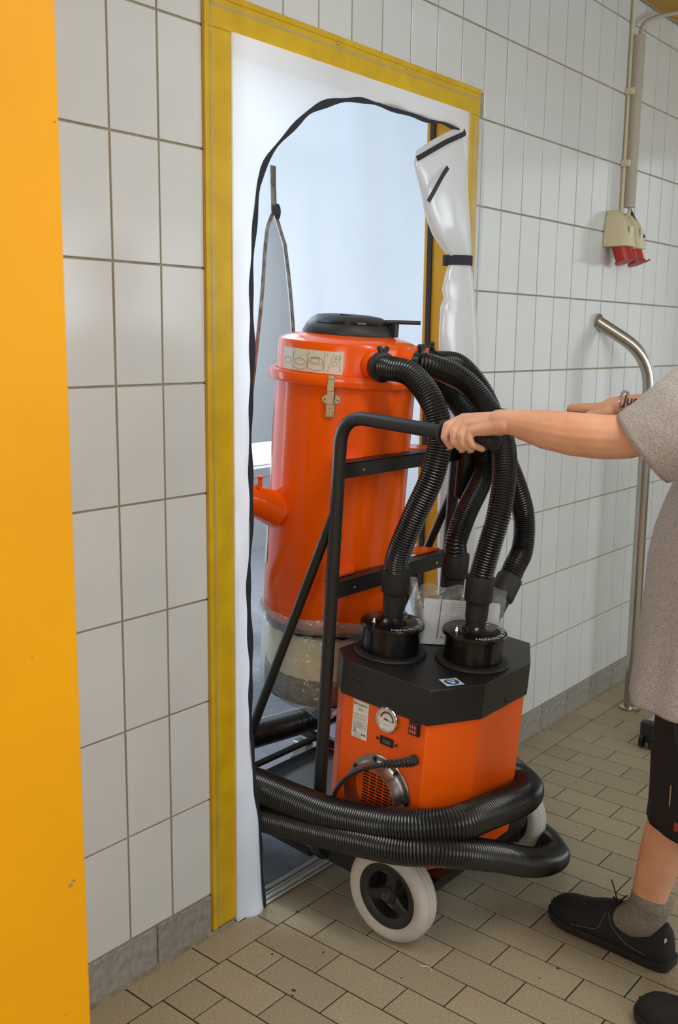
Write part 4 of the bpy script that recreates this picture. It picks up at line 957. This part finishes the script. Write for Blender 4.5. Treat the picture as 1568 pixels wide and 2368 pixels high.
B(MB().ribbon([(.654, -.920, .492-.007*i) for i in range(8)], (-1, 0, 0), .003, .001), 'pocket_zip', M_steel, srt)
B(MB().ribbon([(.6555, -.938, .408), (.6555, -.938, .388)], (-1, 0, 0), .010, .001), 'red_tab', M_red, srt)
# socks
for (D_) in ((.0, .0), (-.210, -.318)):
    pts = [(.7305+D_[0], -.874+D_[1], .176), (.730+D_[0], -.872+D_[1], .170), (.730+D_[0], -.868+D_[1], .158), (.731+D_[0], -.866+D_[1], .153), (.732+D_[0], -.860+D_[1], .130), (.736+D_[0], -.848+D_[1], .105), (.743+D_[0], -.825+D_[1], .085), (.748+D_[0], -.79+D_[1], .07)]
    sk = MB().tube(pts, [.0440, .0495, .0500, .0475, .0475, .0485, .0455, .036], 32)
    B(sk, 'sock', M_sock, man, label='grey ribbed ankle sock')
# shoes
def shoe(heel, toe, lab):
    H, T_ = Vector(heel), Vector(toe); ax = (T_-H); Ln = ax.length; ax.normalize(); sd = Vector((ax.y, -ax.x, 0))
    prof = [(0, .020, .060, .008), (.006, .028, .098, .006), (.018, .033, .112, .003), (.04, .036, .104, .0), (.07, .037, .092, .0), (.10, .038, .096, .0), (.125, .039, .112, .001), (.145, .040, .118, .002), (.18, .043, .106, .003), (.22, .047, .088, .004), (.25, .049, .080, .004), (.28, .047, .074, .006), (.302, .039, .066, .010), (.318, .027, .053, .016), (.3265, .014, .042, .022), (.330, .004, .034, .027)]
    R = []
    for (s_, hw, top, bot) in prof:
        c = H+ax*(s_*Ln/.328); row = []
        for k in range(28):
            t = 2*PI*k/28; cx_ = math.cos(t); sz = math.sin(t); wx = hw*(abs(cx_)**.7)*(1 if cx_ >= 0 else -1)
            if sz > 0: wx *= (1-.42*sz**2*(1 if s_ < .2 else .6))
            zb_ = bot+.016; zq = zb_+(top-zb_)*(abs(sz)**.8) if sz >= 0 else zb_-.010*abs(sz)
            row.append(c+sd*wx+Vector((0, 0, zq)))
        R.append(row)
    sh_ = B(MB().rings(R), 'shoe', M_shoe, man, True, 60, label=lab)
    R = []
    for (s_, hw, top, bot) in prof:
        c = H+ax*(s_*Ln/.328-.004+ .008*s_/.328); row = []
        h2 = hw+.0045
        for (wx, z) in ((-h2*.92, bot*.6), (h2*.92, bot*.6), (h2*1.03, bot*.6+.008), (h2, min(bot+.022, .026)), (-h2, min(bot+.022, .026)), (-h2*1.03, bot*.6+.008)): row.append(c+sd*wx+Vector((0, 0, z)))
        R.append(row)
    B(MB().rings(R), 'sole', M_sole, sh_, True, 50)
    lc = MB()
    for i in range(4):
        s_ = .150+.022*i; zt = .116-.0085*i-.004; c = H+ax*(s_*Ln/.328)+Vector((0, 0, zt)); lc.tube(spline([c-sd*.022-Vector((0, 0, .010)), c+Vector((0, 0, .004)), c+sd*.022+ax*.012-Vector((0, 0, .010))], .005), .0018, 6)
    c = H+ax*(.150*Ln/.328)+Vector((0, 0, .114)); lc.tube(spline([c, c+ax*.006+Vector((0, 0, .020)), c+ax*.018+Vector((0, 0, .048))], .005), .0016, 6)
    lc.tube(spline([c, c-sd*.02+Vector((0, 0, .018)), c-sd*.025-ax*.01+Vector((0, 0, .004))], .005), .0016, 6)
    B(lc, 'laces', M_shoe, sh_)
    tn_ = MB(); R = []
    for i in range(6):
        c = H+ax*((.150-.020*i/5)*Ln/.328)+Vector((0, 0, .104+.026*i/5)); R.append([c+sd*(.016*math.cos(t))+ax*(.003*math.sin(t)) for t in [2*PI*k/14 for k in range(14)]])
    tn_.rings(R); B(tn_, 'tongue', M_shoe, sh_)
    B(MB().ribbon([H-ax*.002-sd*.020+Vector((0, 0, z))+ax*.012 for z in (.060, .072, .084)], -ax-sd, .005, .0015), 'heel_tab', M_label, sh_)
    stt = MB(); 
    for side in (-1,):
        pts = [H+ax*(s_*Ln/.328)+sd*side*w_+Vector((0, 0, z)) for s_, w_, z in ((.05, .0400, .032), (.10, .0400, .040), (.14, .0385, .066), (.155, .031, .092))]
        stt.tube(spline(pts, .006), .0007, 5); pts = [H+ax*(s_*Ln/.328)+sd*side*w_+Vector((0, 0, z)) for s_, w_, z in ((.160, .033, .090), (.167, .0385, .070), (.175, .0425, .048), (.20, .0455, .038), (.25, .0490, .028))]; stt.tube(spline(pts, .006), .0007, 5)
    B(stt, 'stitching', M_inkl, sh_)
shoe((.733, -.925, 0), (.757, -.603, 0), 'black lace-up work shoe nearest the wheels'); shoe((.505, -1.245, 0), (.528, -.930, 0), 'black lace-up work shoe at the bottom right corner')
# bracelet on the right wrist and tattoo on the right forearm
br = MB(); bc = Vector((.954, -.628, 1.307)); 
for i in range(26):
    a = 2*PI*i/26; c = bc+Vector((.0325*math.cos(a), .004*math.sin(a*1)+.0015*(-1)**i, .0310*math.sin(a))); br.tube([c+Vector((-.003*math.sin(a), .002, .003*math.cos(a))), c+Vector((.003*math.sin(a), -.002, -.003*math.cos(a)))], .0026, 8)
B(br, 'bracelet', M_chrome, man, label='silver chain bracelet')
def tat(x, y):
    # text runs towards -y on the camera side (-x) of the forearm
    yy = -.636-x; f = min(1, max(0, (-.650-yy)/.10)); rr = .0335+f*.0085+.0010; zc = 1.306+.0-.003*f; dz = max(-.98, min(.98, (y+.002)/rr)); a = math.asin(dz)
    return Vector((.951-.001*f-rr*math.cos(a), yy, zc+rr*math.sin(a)))
tt = text_mb('Just', .034, tat, 'LEFT', 4, .0007)
B(tt, 'tattoo', M_tattoo, man, False, label='dark gothic lettering tattooed on the far forearm')

# ------------------------------------------------------------------ wall fittings on the right
cn = thing('cable_conduit', (2.255, 0, 1.95), 'grey vertical cable conduit on the tile wall above the red sockets', 'conduit')
B(MB().tube([(2.256, -.030, 1.955), (2.252, -.030, 2.56)], .021, 24), 'conduit_pipe', M_pipe, cn)
B(MB().tube([(2.238, -.009, 1.90), (2.236, -.009, 2.69)], .007, 12), 'thin_pipe', M_cream, cn)
for z in (2.112, 2.366): B(MB().box((2.222, -.034, z-.012), (2.28, .0, z+.012)), 'clamp', M_cream, cn, True, bevel=.003)
B(MB().tube(spline([(2.254, -.030, 2.55), (2.27, -.034, 2.60), (2.33, -.05, 2.635), (2.40, -.07, 2.66), (2.5, -.12, 2.69)], .01), .008, 12), 'cable', M_pipe, cn)
B(MB().tube(spline([(2.258, -.030, 1.955), (2.235, -.04, 1.935), (2.19, -.05, 1.915)], .01), .006, 10), 'cable', M_cream, cn)
B(MB().tube(spline([(2.258, -.030, 1.955), (2.27, -.055, 1.90), (2.285, -.085, 1.845)], .01), .005, 10), 'cable', M_plast, cn)
def socket(cx, w_, dpt, label, flip=False):
    sk = thing('socket', (cx, 0, 1.76), label, 'socket', 'red industrial sockets')
    R = []
    for z, hw, d in ((1.935, w_*.35, dpt*.25), (1.925, w_*.60, dpt*.50), (1.90, w_*.78, dpt*.74), (1.865, w_*.92, dpt*.90), (1.825, w_, dpt), (1.802, w_*1.04, dpt*1.03)):
        R.append([(cx-hw, .0, z), (cx-hw, -d*.7, z), (cx-hw*.7, -d, z), (cx+hw*.7, -d, z), (cx+hw, -d*.7, z), (cx+hw, .0, z)])
    hs_ = B(MB().rings(R), 'housing', M_cream, sk, True, 50, bevel=.005)
    B(MB().box((cx-w_*.45, -dpt*.97, 1.825), (cx+w_*.45, -dpt*.90-.006, 1.875)), 'cover', M_cream, hs_, True, bevel=.003)
    ax_ = Vector((0, -.35, -1)).normalized(); c = Vector((cx, -dpt*.55, 1.812))
    B(MB().tube([c-ax_*.01, c+ax_*.045, c+ax_*.06], [w_*.80, w_*.80, w_*.76], 32), 'plug_shroud', M_redp, sk)
    e = c+ax_*.064
    B(MB().tube([e-ax_*.004, e+ax_*.004], [w_*.9, w_*.9], 32).add([e+Vector((-w_*.3, -w_*.8, .0)), e+Vector((w_*.3, -w_*.8, 0)), e+Vector((w_*.35, -w_*1.35, .012)), e+Vector((-w_*.35, -w_*1.35, .012))], [(0, 1, 2, 3)]), 'hinged_lid', M_redp, sk)
socket(2.150, .042, .095, 'larger red industrial socket with cream housing, left of the pair on the tile wall'); socket(2.268, .038, .085, 'smaller red industrial socket, right of the pair on the tile wall')
tb_ = thing('wall_rail', (2.1, 0, 1.0), 'polished stainless steel tube bending out of the tile wall down to the floor', 'rail')
rp = bent([(2.095, .004, 1.535), (2.262, -.150, 1.405), (2.275, -.155, .0)], .0235, .13, 28)
B(rp, 'tube', M_inox, tb_); B(MB().tube([(2.095, .004, 1.535), (2.100, -.001, 1.531)], .030, 28), 'wall_flange', M_inox, tb_)
B(MB().lathe((2.275, -.155, 0), [(.045, 0), (.045, .008), (.03, .012)], 32), 'floor_flange', M_inox, tb_)
# castor foot of a stand behind the man
es = thing('equipment_stand', (2.2, -.37, 0), 'low grey castor foot of a stand on the floor behind the person', 'stand')
B(MB().box((1.955, -.395, .045), (2.45, -.345, .095)), 'foot_beam', mat('light_grey_metal', (150, 152, 154), .4), es, True, bevel=.006)
B(MB().box((1.925, -.400, .042), (1.965, -.340, .098)), 'end_cap', M_plast, es, True, bevel=.006)
fk = B(MB().box((1.93, -.385, .02), (1.965, -.355, .06)), 'caster_fork', M_plast, es, True, bevel=.003)
for yy in (-.398, -.362): B(MB().lathe((1.935, yy, .028), [(.020, 0), (.028, .003), (.028, .017), (.020, .020)], 24, 'y'), 'caster_wheel', M_blackg, es)
B(MB().lathe((2.43, -.38, .028), [(.020, 0), (.028, .003), (.028, .017), (.020, .020)], 24, 'y'), 'caster_wheel', M_blackg, es)
B(MB().tube([(2.44, -.37, .08), (2.44, -.37, 1.0)], .018, 16), 'post', M_plast, es)
# specks and a thread on the floor
dt = MB(); rnd = random.Random(11)
for (x, y, r) in ((.33, -.10, .006), (.16, -.17, .004), (.245, -.26, .0035), (2.05, -.09, .006), (.55, -.19, .004), (1.6, -.62, .004), (.56, -.72, .004), (.50, -.705, .003), (.29, -.46, .003), (.095, -.30, .005), (.08, -.31, .003), (1.5, -.3, .004)):
    n = 9; dt.add([(x+r*rnd.uniform(.5, 1.2)*math.cos(2*PI*i/n), y+r*rnd.uniform(.5, 1.2)*math.sin(2*PI*i/n), .0006) for i in range(n)], [tuple(range(n))])
tag(dt.build('dirt_specks', M_rubber, None, False), 'small dark specks scattered on the clay tiles', 'dirt', kind='stuff')
tag(MB().tube(spline([(.355, -.50, .001), (.362, -.487, .004), (.350, -.475, .006), (.356, -.462, .001)], .002), .0008, 5).build('thread_scrap', M_paper, None), 'scrap of white thread on the floor in front of the near wheel', 'thread')
